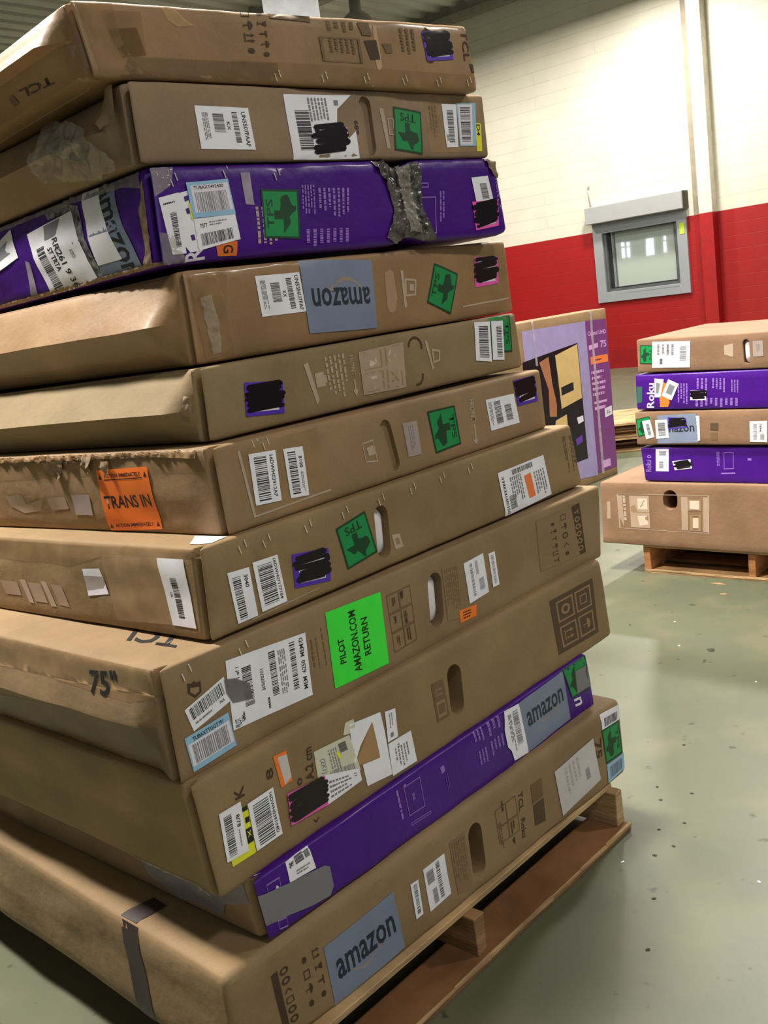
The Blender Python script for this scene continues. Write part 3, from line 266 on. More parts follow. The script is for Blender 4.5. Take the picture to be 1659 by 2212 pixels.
(11,'f','printing',None,0,[[0.5784,0.7341],[0.6378,0.7542],[0.6398,0.1807],[0.5812,0.2092]],[('FR','brown_soft',0.0,0.0,0.5,0.4,0.02),('FR','brown_soft',0.5,0.0,1,0.4,0.02),('FR','brown_soft',0,0.4,0.5,0.75,0.02),('FR','brown_soft',0.5,0.4,1,0.75,0.02),('T','brown_ink','HDMI',0.3,-0.1,0.4,0.12,90),('LN','brown_ink',0.58,0.45,0.8,0.7,2,'h90'),('PO','brown_ink',[(0.6,0.85),(0.7,0.78),(0.7,0.95)]),('LN','brown_soft',0.05,0.3,0.2,0.95,2,'h90')],None,0),
(11,'f','printing',None,0,[[0.6438,0.7562],[0.6626,0.7413],[0.6602,0.1772],[0.6398,0.1807]],[('T','brown_ink','TCL',0.05,0.0,0.75,0.38,90),('T','brown_ink','Roku',0.2,0.55,0.8,0.95,90)],None,0),
(11,'f','printing',None,0,[[0.683,0.7326],[0.7173,0.7359],[0.7166,0.2084],[0.683,0.2398]],[('PO','brown_soft',[(0,0),(1,0),(1,0.42),(0,0.46)]),('PO','brown_ink2',[(0.05,0.5),(1,0.46),(1,1),(0.05,1)])],None,0),
(11,'f','shipping_label','paper_d',2,[[0.7567,0.6965],[0.8916,0.7573],[0.9011,0.2001],[0.7685,0.1082]],[('LN','grey_soft',0.2,0.1,0.6,0.8,4,'h90'),('BAR','grey_ink',0.68,0.5,0.78,0.75,'h')],'blank looking white paper label',0),
(11,'f','printing',None,0,[[0.8927,0.6959],[0.919,0.6918],[0.9154,0.4483],[0.8974,0.4647]],[('T','brown_ink','75',0,0,1,1,90)],None,0),
(11,'f','green_sticker','green',1,[[0.9228,0.7694],[0.9844,0.7501],[0.9875,0.3079],[0.927,0.3232]],[('FR','ink_g',0,0,1,1,0.045),('TEX','ink_g',0.08,0.1,0.7,0.9,90),('T','ink_g','TPS',0.72,0.2,0.9,0.8,90)],'green square sticker with a dark printed map shape',0),
(11,'f','barcode_label','paper',2,[[0.9244,0.9721],[0.993,0.9331],[0.9908,0.7493],[0.9241,0.7725]],[('BAR','ink',0.15,0.35,0.85,0.9,'v')],None,0),
(11,'f','barcode_label','paleblue',2,[[0.9277,0.3078],[0.9935,0.2915],[0.9889,0.0876],[0.9262,0.0657]],[('BAR','grey_ink',0.15,0.2,0.85,0.85,'v')],'pale blue barcode label',0),
(11,'l','strap','strap',1,[[0.3607,1.0142],[0.2988,1.0453],[0.2822,0.0642],[0.3485,0.0218]],[],'dark band around the carton',0),
(11,'t','strap','strap',1,[[0.0041,0.3712],[0.0572,0.3561],[0.0559,0.3025],[0.0048,0.3126]],[],'dark band across the top',0),
(21,'f','green_sticker','green',1,[[0.0169,0.8307],[0.0722,0.8078],[0.0655,0.2527],[0.0114,0.2819]],[('FR','ink_g',0,0,1,1,0.045),('TEX','ink_g',0.08,0.1,0.7,0.9,90),('T','ink_g','TPS',0.72,0.2,0.9,0.8,90)],'green square sticker with a dark printed map shape',0),
(21,'f','shipping_label','paper',2,[[0.0694,0.915],[0.2256,0.8715],[0.2209,0.1133],[0.0636,0.1386]],[('BAR','ink',0.73,0.18,0.9,0.75,'h'),('BAR','ink',0.2,0.65,0.28,0.88,'h'),('T','ink','MEM/D',0.38,0.15,0.45,0.48,90),('LN','grey_ink',0.1,0.1,0.6,0.6,4,'h90')],'white shipping label',0),
(21,'f','printing',None,0,[[0.3566,0.7263],[0.3984,0.7321],[0.3982,0.3611],[0.3564,0.3638]],[('PO','white_print',[(0.1,0.1),(0.95,0.0),(0.95,0.98),(0.7,0.98),(0.1,0.8)])],None,0),
(21,'f','barcode_label','palecard',1,[[0.4709,0.7702],[0.5094,0.7649],[0.5094,0.3458],[0.4707,0.3363]],[('LN','grey_ink',0.3,0.2,0.7,0.8,2,'h90')],None,0),
(22,'f','printing',None,0,[[0.0511,0.778],[0.0872,0.7691],[0.081,0.0401],[0.0447,0.0437]],[('T','white_ink','Roku',0.0,0.02,0.85,0.98,-90)],'white brand lettering',0),
(22,'f','barcode_label','paper',2,[[0.0846,0.8867],[0.1236,0.853],[0.1053,0.3553],[0.0801,0.3594]],[('PO','grey_ink',[(0.2,0.2),(0.7,0.25),(0.6,0.8),(0.2,0.8)])],None,0),
(22,'f','orange_sticker','orange',1,[[0.1177,0.7848],[0.1333,0.7346],[0.1431,0.1975],[0.1351,0.0815],[0.1012,0.0852],[0.1014,0.3206]],[],None,1),
(22,'f','barcode_label','paper',3,[[0.1431,0.8525],[0.1857,0.7104],[0.1525,0.2615],[0.111,0.4012]],[('PO','grey_ink',[(0.25,0.2),(0.8,0.2),(0.8,0.75),(0.25,0.75)])],None,0),
(22,'f','bordered_sticker','paper',2,[[0.2319,0.5173],[0.2953,0.5159],[0.2952,0.2498],[0.23,0.2548]],[('PO','white_ink',[(0.14,0.12),(0.86,0.12),(0.86,0.88),(0.14,0.88)]),('SCR','marker',0.1,0.08,0.93,0.9,31,0.8)],'white bordered sticker scribbled over in black marker',0),
(22,'f','printing',None,0,[[0.1806,0.9525],[0.4331,0.8805],[0.4284,0.0278],[0.1737,0.0541]],[('LN','violet',0.0,0.25,0.18,0.98,4,'h90'),('LN','violet',0.3,0.1,0.5,0.55,3,'h90'),('LN','violet',0.55,0.1,0.78,0.55,4,'h90'),('LN','violet',0.85,0.15,0.98,0.55,3,'h90'),('LN','violet',0.28,0.7,0.98,0.98,9,'h90')],None,0),
(22,'f','green_sticker','greend',1,[[0.0062,0.6701],[0.0301,0.6648],[0.026,0.2131],[0.0036,0.1921]],[],None,0),
(23,'f','green_sticker','green',1,[[0.005,0.7795],[0.065,0.8589],[0.0706,0.3495],[0.0103,0.2522]],[('FR','ink_g',0,0,1,1,0.045),('TEX','ink_g',0.08,0.1,0.7,0.9,90),('T','ink_g','TPS',0.72,0.2,0.9,0.8,90)],'green square sticker with a dark printed map shape',0),
(23,'f','barcode_label','paper',2,[[0.0322,0.7139],[0.0676,0.7596],[0.0822,0.2369],[0.0448,0.1757]],[('BAR','ink',0.35,0.2,0.75,0.9,'h')],None,0),
(23,'f','logo_sticker','greyst',1,[[0.0998,0.8789],[0.2654,0.9159],[0.2682,0.0727],[0.0929,0.0374]],[('T','ink_b','amazon',0.1,0.4,0.93,0.62,0)],'grey sticker with dark lettering',0),
(23,'f','barcode_label','paper',3,[[0.0904,0.7396],[0.1416,0.7508],[0.1451,0.2099],[0.0908,0.1868]],[('BAR','ink',0.2,0.15,0.8,0.85,'h')],None,0),
(23,'f','white_strip','paper',1,[[0.2641,0.849],[0.2784,0.8423],[0.2756,0.1331],[0.2659,0.126]],[],None,0),
(23,'f','bordered_sticker','purple_st',3,[[0.1459,0.8237],[0.2229,0.7895],[0.2273,0.5108],[0.1459,0.4683]],[('PO','white_ink',[(0.14,0.12),(0.86,0.12),(0.86,0.88),(0.14,0.88)]),('SCR','marker',0.1,0.08,0.93,0.9,33,0.9)],'purple bordered sticker scribbled over in black marker',0),
(23,'f','printing',None,0,[[0.3112,0.7187],[0.4041,0.7313],[0.4027,0.1185],[0.3095,0.1203]],[('PO','brown_ink2',[(0.1,0.15),(0.45,0.15),(0.45,0.5),(0.1,0.5)]),('PO','brown_soft',[(0.1,0.6),(0.4,0.6),(0.4,0.95),(0.1,0.95)])],None,0),
(23,'f','barcode_label','paper',1,[[0.4745,0.6648],[0.539,0.6691],[0.5351,0.0812],[0.472,0.0937]],[('BAR','grey_ink',0.2,0.1,0.42,0.9,'h'),('T','ink','7894',0.55,0.1,0.68,0.5,90),('BAR','grey_ink',0.6,0.6,0.85,0.9,'h')],None,0),
(24,'f','printing',None,0,[[0.0141,0.7757],[0.0476,0.7751],[0.037,0.2556],[0.0071,0.2519]],[('T','violet','Roku o',0.1,0.0,0.9,0.95,-90)],None,0),
(24,'f','barcode_label','paper',1,[[0.0677,0.9508],[0.1234,0.9472],[0.1106,0.301],[0.0546,0.3022]],[('BAR','grey_ink',0.25,0.1,0.8,0.3,'h'),('BAR','grey_ink',0.25,0.55,0.6,0.88,'h')],None,0),
(24,'f','bordered_sticker','paper',2,[[0.1315,0.593],[0.2091,0.6544],[0.2112,0.3948],[0.1373,0.3353]],[('PO','white_ink',[(0.14,0.12),(0.86,0.12),(0.86,0.88),(0.14,0.88)]),('SCR','marker',0.1,0.08,0.93,0.9,35,0.6)],'white bordered sticker scribbled over in black marker',0),
(24,'f','printing',None,0,[[0.3183,0.8847],[0.3984,0.8921],[0.3871,0.2517],[0.3098,0.2303]],[('FR','violet',0.4,0.08,0.9,0.78,0.03),('LN','violet',0.02,0.05,0.2,0.8,2,'h90'),('PO','violet',[(0.25,0.93),(0.98,0.93),(0.98,0.99),(0.25,0.99)])],None,0),
(24,'f','printing',None,0,[[0.4405,0.6911],[0.4599,0.6912],[0.4586,0.614],[0.4408,0.6136]],[('PO','violet',[(0.1,0.1),(0.9,0.1),(0.9,0.9),(0.1,0.9)])],None,0),
(25,'f','printing',None,0,[[0.0778,0.8181],[0.485,0.8316],[0.4829,0.2575],[0.085,0.2624]],[('FR','white_print',0,0,1,1,0.012),('PO','white_soft',[(0.0,0.05),(0.06,0.05),(0.06,0.95),(0.0,0.6)]),('LN','white_print',0.05,0.05,0.11,0.95,1,'h90'),('PO','white_soft',[(0.14,0.05),(0.36,0.05),(0.36,0.95),(0.14,0.95)]),('PO','white_ink2',[(0.23,0.12),(0.34,0.12),(0.34,0.43),(0.23,0.43)]),('T','card_ink','X',0.25,0.17,0.32,0.38,0),('PO','card_ink',[(0.15,0.36),(0.2,0.3),(0.22,0.5),(0.15,0.5)]),('PO','card_ink',[(0.17,0.5),(0.36,0.5),(0.36,0.52),(0.17,0.52)]),('PO','white_ink2',[(0.22,0.62),(0.33,0.6),(0.34,0.85),(0.24,0.9)]),('PO','card_ink',[(0.31,0.6),(0.34,0.6),(0.34,0.75),(0.31,0.75)]),('PO','white_soft',[(0.71,0.05),(0.78,0.05),(0.78,0.95),(0.71,0.95)]),('FR','card_ink',0.78,0.1,0.92,0.42,0.02),('PO','white_ink2',[(0.8,0.14),(0.9,0.14),(0.9,0.38),(0.8,0.38)]),('FR','card_ink',0.8,0.52,0.92,0.95,0.03),('PO','white_ink2',[(0.83,0.6),(0.89,0.6),(0.89,0.88),(0.83,0.88)]),('PO','white_soft',[(0.94,0.05),(0.99,0.05),(0.99,0.97),(0.94,0.97)])],'pale printed handling pictograms',0),
(25,'f','white_strip','white_soft',0,[[0.0307,0.6849],[0.0459,0.6901],[0.0444,0.4107],[0.028,0.4028]],[],None,0),
(30,'f','lilac_panel','lilac',1,[[0.3683,0.9545],[0.8265,0.9457],[0.8376,0.0358],[0.3829,0.0974]],[],None,0),
(30,'f','purple_panel','magenta_p',1,[[0.825,0.9459],[0.9929,0.9393],[1.0142,0.045],[0.8391,0.0496]],[('T','lav','Crystal UHD',0.08,0.07,0.95,0.105,0),('T','lav','75',0.62,0.14,0.92,0.185,0),('PO','lav',[(0.08,0.16),(0.52,0.15),(0.52,0.18),(0.08,0.19)]),('PO','orange_p',[(0.1,0.235),(0.93,0.235),(0.93,0.285),(0.1,0.285)]),('LN','ink',0.3,0.25,0.7,0.27,1,'h'),('LN','lav',0.08,0.32,0.8,0.5,5,'h'),('PO','lav',[(0.1,0.53),(0.7,0.53),(0.7,0.545),(0.1,0.545)]),('PO','lav',[(0.1,0.565),(0.6,0.565),(0.6,0.585),(0.1,0.585)]),('PO','white_ink',[(0.55,0.59),(0.9,0.58),(0.9,0.64),(0.55,0.65)]),('PO','grey_ink',[(0.66,0.605),(0.82,0.6),(0.82,0.625),(0.66,0.63)]),('FR','lav',0.25,0.93,0.6,0.98,0.03)],'purple side panel with pale lettering',0),
(30,'f','screen_picture','blackpic',2,[[0.3559,0.7917],[0.7556,0.8326],[0.7668,0.1582],[0.357,0.158]],[('PO','gold',[(0.57,0.04),(0.99,0.01),(0.99,0.47),(0.6,0.5)]),('PO','skin',[(0.28,0.05),(0.45,0.03),(0.47,0.25),(0.52,0.45),(0.5,0.55),(0.38,0.53),(0.4,0.3)]),('PO','ink',[(0.62,0.32),(0.85,0.31),(0.85,0.38),(0.62,0.39)]),('PO','gold',[(0.48,0.58),(0.68,0.56),(0.68,0.66),(0.42,0.68)]),('PO','white_ink',[(0.86,0.62),(0.98,0.62),(0.98,0.67),(0.88,0.68)]),('PO','violet_d',[(0.8,0.8),(0.93,0.78),(0.93,0.84),(0.82,0.86)])],'dark television picture',0),
(30,'f','tape_strip','dulltape',3,[[0.4383,1.012],[0.4511,1.0112],[0.4577,0.7554],[0.4435,0.757]],[],None,0),
(30,'f','tape_strip','dulltape',3,[[0.863,1.0083],[0.8815,1.0071],[0.8881,0.0323],[0.8687,0.0352]],[],None,0),
(2,'l','plastic_film','crinkle',2,[[0.3741,0.9775],[0.3056,0.9222],[0.2032,0.7391],[0.1282,0.5558],[0.1056,0.3347],[0.0823,0.1354],[0.0935,0.045],[0.1404,0.0622],[0.1566,0.0181],[0.2738,0.1417],[0.3783,0.2364],[0.3733,0.6566]],[],'bunched clear plastic film taped on the side',1),
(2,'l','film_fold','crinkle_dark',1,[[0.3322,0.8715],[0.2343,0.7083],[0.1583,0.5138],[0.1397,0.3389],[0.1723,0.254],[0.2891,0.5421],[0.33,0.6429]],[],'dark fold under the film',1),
(1,'f','packing_tape','tape_dark',1,[[0.0552,0.6371],[0.1137,0.6805],[0.1171,0.3179],[0.0659,0.2693]],[],'dark stained tape patch',0),
(1,'f','packing_tape','tape_glare',1,[[0.175,1.0325],[0.1986,1.0095],[0.2194,0.8412],[0.2374,0.7588],[0.1994,0.7228],[0.1819,0.8049]],[],'pale patch of painted glare on the tape',1),  # glare on the tape, painted as a pale film patch
(1,'f','packing_tape','tape_shade_band',1,[[0.0788,0.2953],[0.4154,0.2981],[0.4014,-0.0003],[0.0522,0.011]],[],'darker tape band along the lower edge',0),
(8,'l','packing_tape','tape_shade_band',1,[[0.6816,0.3597],[0.2912,0.5066],[0.0182,0.4914],[0.0216,-0.0065],[0.2132,-0.0417],[0.7208,-0.0231]],[],'film with painted shade over the lower side',1)]  # film darkens the lower half of the side, shade put into colour
HOLES=[(2,[0.5893,0.7917],[0.5921,0.1678],0.0191,0.012,0),(6,[0.4181,0.713],[0.4291,0.2238],0.0197,0.012,0),(7,[0.3732,0.6737],[0.3675,0.2644],0.0237,0.035,1),(8,[0.5017,0.6968],[0.5009,0.3209],0.0252,0.04,1),(9,[0.5149,0.6708],[0.5086,0.3671],0.0263,0.13,0),(11,[0.521,0.6596],[0.5211,0.2799],0.026,0.09,0),(25,[0.3195,0.7832],[0.3201,0.7066],0.039,0.16,0),(21,[0.4458,0.7352],[0.4484,0.2517],0.0164,0.03,1)]
STAPLES={7: [[0.1117,0.8914],[0.1976,0.8918],[0.2829,0.8962],[0.3709,0.8977],[0.4539,0.8963],[0.5384,0.9029],[0.6228,0.8942],[0.0651,0.9137]],3: [[0.0395,0.8914],[0.1624,0.9513],[0.2844,0.91]],8: [[0.0273,0.9292],[0.1156,0.9301]],1: [[0.3981,0.1644],[0.5192,0.1687],[0.6352,0.17],[0.7494,0.1693],[0.8604,0.1663],[0.9624,0.1859]],6: [[0.0828,0.9994],[0.1034,0.9446]]}

# ---------------------------------------------------------------- cartons
def V3(p): return Vector(p)
class Carton:
    def __init__(s, bid, amp=.0035, rad=.006, side=None, extra=None):
        f, sd, W = BOX[bid]; s.id = bid; s.f = [V3(p) for p in f]; s.s = V3(sd); s.W = W
        s.L = (s.f[1]-s.f[0]).length; s.H = ((s.f[2]-s.f[0]).length+(s.f[3]-s.f[1]).length)/2
        s.e = (s.f[1]-s.f[0]).normalized(); s.n = s.e.cross(s.s).normalized()
        s.amp = amp; s.r = rad; s.side = side; s.extra = extra
    def pos(s, u, v, w):
        L, H, W, r = s.L, s.H, s.W, s.r
        p = Vector((u*L, w*W, v*H)); q = Vector((min(max(p.x, r), L-r), min(max(p.y, r), W-r), min(max(p.z, r), H-r))); d = p-q
        if d.length > 1e-9:
            m = max(abs(d.x), abs(d.y), abs(d.z))
            if m > 1e-9: p = q+d*(m/d.length)
        a = s.amp; n1 = noise.noise_vector(p*2.6+Vector((s.id*7.3, 0, 0))); n2 = noise.noise_vector(p*9+Vector((0, s.id*5.1, 3)))
        dx, dy, dz = n1*a+n2*(a*.3); zc = 1 if .08 < v < .92 else .35
        # worn, slightly wavy edges
        em = max(0, 1-min(v, 1-v)*H/.02)
        dy += em*abs(n2.x)*a*1.2
        lx, ly, lz = p.x+dx, p.y+dy, p.z+dz*zc*.5
        if s.side and u < .15:
            t = min(1, max(0, (w*W-s.side.get('start', .01))/.07)); t = t*t*(3-2*t)
            pr = s.side['prof']; k = 0
            while k < len(pr)-2 and v > pr[k+1][0]: k += 1
            f_ = (v-pr[k][0])/(pr[k+1][0]-pr[k][0]); off = pr[k][1]+(pr[k+1][1]-pr[k][1])*f_
            off += .006*noise.noise(Vector((w*W*6, v*3, s.id)))*min(1, v*5, (1-v)*5)
            wt = max(0, 1-u*L/.06); lx -= off*t*wt
            g = s.side.get('groove', 0)
            if g: lx += g*2.2*math.exp(-((w*W-.015)/.0075)**2)*wt
        if s.extra: lx, ly, lz = s.extra(s, u, v, w, lx, ly, lz)
        uu, ww, vv = lx/L, ly/W, lz/H; f = s.f
        return f[0]*((1-uu)*(1-vv))+f[1]*(uu*(1-vv))+f[2]*((1-uu)*vv)+f[3]*(uu*vv)+s.s*(ww*W)
    def on(s, face, a, b, off=0):
        if face == 'f': P = lambda x, y: s.pos(x, y, 0); ds = (1e-3, 5e-3)
        elif face == 'l': P = lambda x, y: s.pos(0, y, x/s.W); ds = (2e-3, 5e-3)
        else: P = lambda x, y: s.pos(x, 1, y/s.W); ds = (1e-3, 2e-3)
        if face == 'f': a = min(.9985, max(.0015, a))
        b = min(.9985, max(.0015, b)) if face != 't' else b
        p = P(a, b)
        if off:
            du = P(a+ds[0], b)-P(a-ds[0], b); dv = P(a, b+ds[1])-P(a, b-ds[1]); n = du.cross(dv)
            if face == 'l': n = -n
            if n.length > 0: p = p+n.normalized()*off
        return p
    def lattice(s, D, step):
        r = s.r; n = max(1, round((D-2*r)/step)); return [0, r*.3, r]+[r+(D-2*r)*k/n for k in range(1, n)]+[D-r, D-r*.3, D]
    def body(s, mat, parent, hx=.025, hz=.018, hy=.045, name='carton_body'):
        us = [x/s.L for x in s.lattice(s.L, hx)]; vl = []
        wl = s.lattice(s.W, hy)
        if s.side: wl = sorted(set(wl+[.004, .008, .0115, .015, .0185, .022, .026, .03, .04, .05, .06, .07, .08, .09])); vl = [p[0]*s.H for p in s.side['prof'][1:-1]]
        vz = s.lattice(s.H, hz); vz = sorted([z for z in vz if all(abs(z-q) > .005 for q in vl)]+vl); vs = [z/s.H for z in vz]
        ws = [x/s.W for x in wl]; if_ = {}; V = []; F = []
        def vid(i, j, k):
            key = (i, j, k)
            if key not in if_: if_[key] = len(V); V.append(s.pos(us[i], vs[j], ws[k]))
            return if_[key]
        nu, nv, nw = len(us)-1, len(vs)-1, len(ws)-1
        for i in range(nu):
            for j in range(nv):
                F.append((vid(i, j, 0), vid(i+1, j, 0), vid(i+1, j+1, 0), vid(i, j+1, 0))); F.append((vid(i, j, nw), vid(i, j+1, nw), vid(i+1, j+1, nw), vid(i+1, j, nw)))
        for k in range(nw):
            for j in range(nv):
                F.append((vid(0, j, k), vid(0, j+1, k), vid(0, j+1, k+1), vid(0, j, k+1))); F.append((vid(nu, j, k), vid(nu, j, k+1), vid(nu, j+1, k+1), vid(nu, j+1, k)))
            for i in range(nu):
                F.append((vid(i, nv, k), vid(i+1, nv, k), vid(i+1, nv, k+1), vid(i, nv, k+1))); F.append((vid(i, 0, k), vid(i, 0, k+1), vid(i+1, 0, k+1), vid(i+1, 0, k)))
        me = mesh(V, F, True)
        holes = [h for h in HOLES if h[0] == s.id]
        if holes:
            base = bpy.data.objects.new('tmp', me); COL.objects.link(base); cut = []
            for (_, qa, qb, hw, dep, foam) in holes:
                ring = s.stadium(qa, qb, hw); cv = [s.on('f', x, y, .02) for x, y in ring]+[s.on('f', x, y, -dep) for x, y in ring]; n = len(ring)
                cm = mesh(cv, [tuple(range(n)), tuple(range(2*n-1, n-1, -1))]+[(k, k+n, (k+1) % n+n, (k+1) % n) for k in range(n)])
                bm = bmesh.new(); bm.from_mesh(cm); bmesh.ops.recalc_face_normals(bm, faces=bm.faces); bm.to_mesh(cm); bm.free()
                co = bpy.data.objects.new('tmpc', cm); COL.objects.link(co); cut.append(co)
                md = base.modifiers.new('b', 'BOOLEAN'); md.object = co; md.operation = 'DIFFERENCE'; md.solver = 'EXACT'
            bm = bmesh.new(); bm.from_mesh(me); bmesh.ops.recalc_face_normals(bm, faces=bm.faces); bm.to_mesh(me); bm.free()
            dg = C.evaluated_depsgraph_get(); dg.update(); me2 = bpy.data.meshes.new_from_object(base.evaluated_get(dg))
            for o in cut+[base]: bpy.data.objects.remove(o)
            me = me2
            for p in me.polygons: p.use_smooth = True
            me.materials.clear()
        else:
            bm = bmesh.new(); bm.from_mesh(me); bmesh.ops.recalc_face_normals(bm, faces=bm.faces); bm.to_mesh(me); bm.free()
        me.set_sharp_from_angle(angle=math.radians(24))
        o = put(name, me, mat, parent)
        for (_, qa, qb, hw, dep, foam) in holes:
            if foam:
                ring = s.stadium(qa, qb, hw*1.02); c = ((qa[0]+qb[0])/2, (qa[1]+qb[1])/2); V = [s.on('f', *c, -dep*.3)]; F = []; n = len(ring)
                for t, dd in ((.45, -.32), (.8, -.5), (.98, -.95)):
                    V += [s.on('f', c[0]+(x-c[0])*t, c[1]+(y-c[1])*t, dep*dd) for x, y in ring]
                F += [(0, 1+k, 1+(k+1) % n) for k in range(n)]
                for a in range(2): F += [(1+a*n+k, 1+(a+1)*n+k, 1+(a+1)*n+(k+1) % n, 1+a*n+(k+1) % n) for k in range(n)]
                put('foam_padding', mesh(V, F, True), 'foam', parent, label='white foam seen through the hand hole')
        return o
    def stadium(s, qa, qb, hw, n=8):
        m = lambda q: Vector((q[0]*s.L, q[1]*s.H)); a, b = m(qa), m(qb); d = (b-a).normalized(); nn = Vector((-d.y, d.x)); out = []
        for k in range(n+1):
            t = math.pi*k/n; out.append(b+nn*(hw*math.cos(t))+d*(hw*math.sin(t)))
        for k in range(n+1):
            t = math.pi*k/n; out.append(a-nn*(hw*math.cos(t))-d*(hw*math.sin(t)))
        return [(p.x/s.L, p.y/s.H) for p in out]
    # ---- patches that lie on a face
    def patch(s, face, tris, off, maxlen=.03, bulge=None):
        "tris in face coords, subdivided so that they follow the board"
        sx = s.L if face in 'ft' else 1; sy = s.H if face in 'fl' else 1
        bm = bmesh.new(); cache = {}
        def bv(p):
            k = (round(p[0], 6), round(p[1], 6))
            if k not in cache: cache[k] = bm.verts.new((p[0]*sx, p[1]*sy, 0))
            return cache[k]
        for t in tris:
            vv = [bv(p) for p in t]
            if len(set(vv)) == len(vv):
                try: bm.faces.new(vv)
                except ValueError: pass
        for _ in range(7):
            ed = [e for e in bm.edges if e.calc_length() > maxlen]
            if not ed: break
            bmesh.ops.subdivide_edges(bm, edges=ed, cuts=1, use_grid_fill=True)
            bmesh.ops.triangulate(bm, faces=[f for f in bm.faces if len(f.verts) > 3])
        for v in bm.verts:
            a, b = v.co.x/sx, v.co.y/sy; o2 = off
            if bulge: o2 += bulge(a, b, v.co.x, v.co.y)
            v.co = s.on(face, a, b, o2)
        me = bpy.data.meshes.new('p'); bm.normal_update(); bm.to_mesh(me); bm.free()
        for p in me.polygons: p.use_smooth = True
        return me
    def poly_tris(s, pts):
        co = [Vector((p[0], p[1], 0)) for p in pts]; return [[pts[i] for i in t] for t in tessellate_polygon([co])]
ROOTS = []
def _ring(r0, r1, n=10): return [[(.5+r1*math.cos(6.2832*i/n), .5+r1*math.sin(6.2832*i/n)), (.5+r1*math.cos(6.2832*(i+1)/n), .5+r1*math.sin(6.2832*(i+1)/n)), (.5+r0*math.cos(6.2832*(i+1)/n), .5+r0*math.sin(6.2832*(i+1)/n)), (.5+r0*math.cos(6.2832*i/n), .5+r0*math.sin(6.2832*i/n))] for i in range(n)]
ICONS = {'A': [[(.05, .35), (.22, .05), (.4, .35)], [(.17, .35), (.28, .35), (.28, .8), (.17, .8)], [(.6, .35), (.78, .05), (.95, .35)], [(.72, .35), (.83, .35), (.83, .8), (.72, .8)], [(.05, .88), (.95, .88), (.95, .97), (.05, .97)]],
 'G': [[(.2, .05), (.8, .05), (.68, .45), (.5, .55), (.32, .45)], [(.45, .5), (.55, .5), (.55, .88), (.45, .88)], [(.28, .88), (.72, .88), (.72, .97), (.28, .97)]],
 'U': [[(.05, .45), (.15, .2), (.5, .05), (.85, .2), (.95, .45)], [(.46, .45), (.54, .45), (.54, .9), (.46, .9)], [(.54, .82), (.7, .82), (.7, .9), (.54, .9)]],
 'C': [[(.25, .35), (.5, .2), (.75, .35), (.75, .7), (.5, .85), (.25, .7)]], 'O': _ring(.26, .46), '<': [[(.2, .5), (.7, .1), (.8, .2), (.4, .5)], [(.4, .5), (.8, .8), (.7, .9), (.2, .5)]],
 'S': [[(.1, .1), (.9, .1), (.9, .2), (.1, .2)], [(.1, .8), (.9, .8), (.9, .9), (.1, .9)], [(.1, .2), (.2, .2), (.2, .8), (.1, .8)], [(.8, .2), (.9, .2), (.9, .8), (.8, .8)]],
 'T': [[(.1, .15), (.9, .15), (.9, .3), (.1, .3)], [(.42, .3), (.58, .3), (.58, .9), (.42, .9)]]}
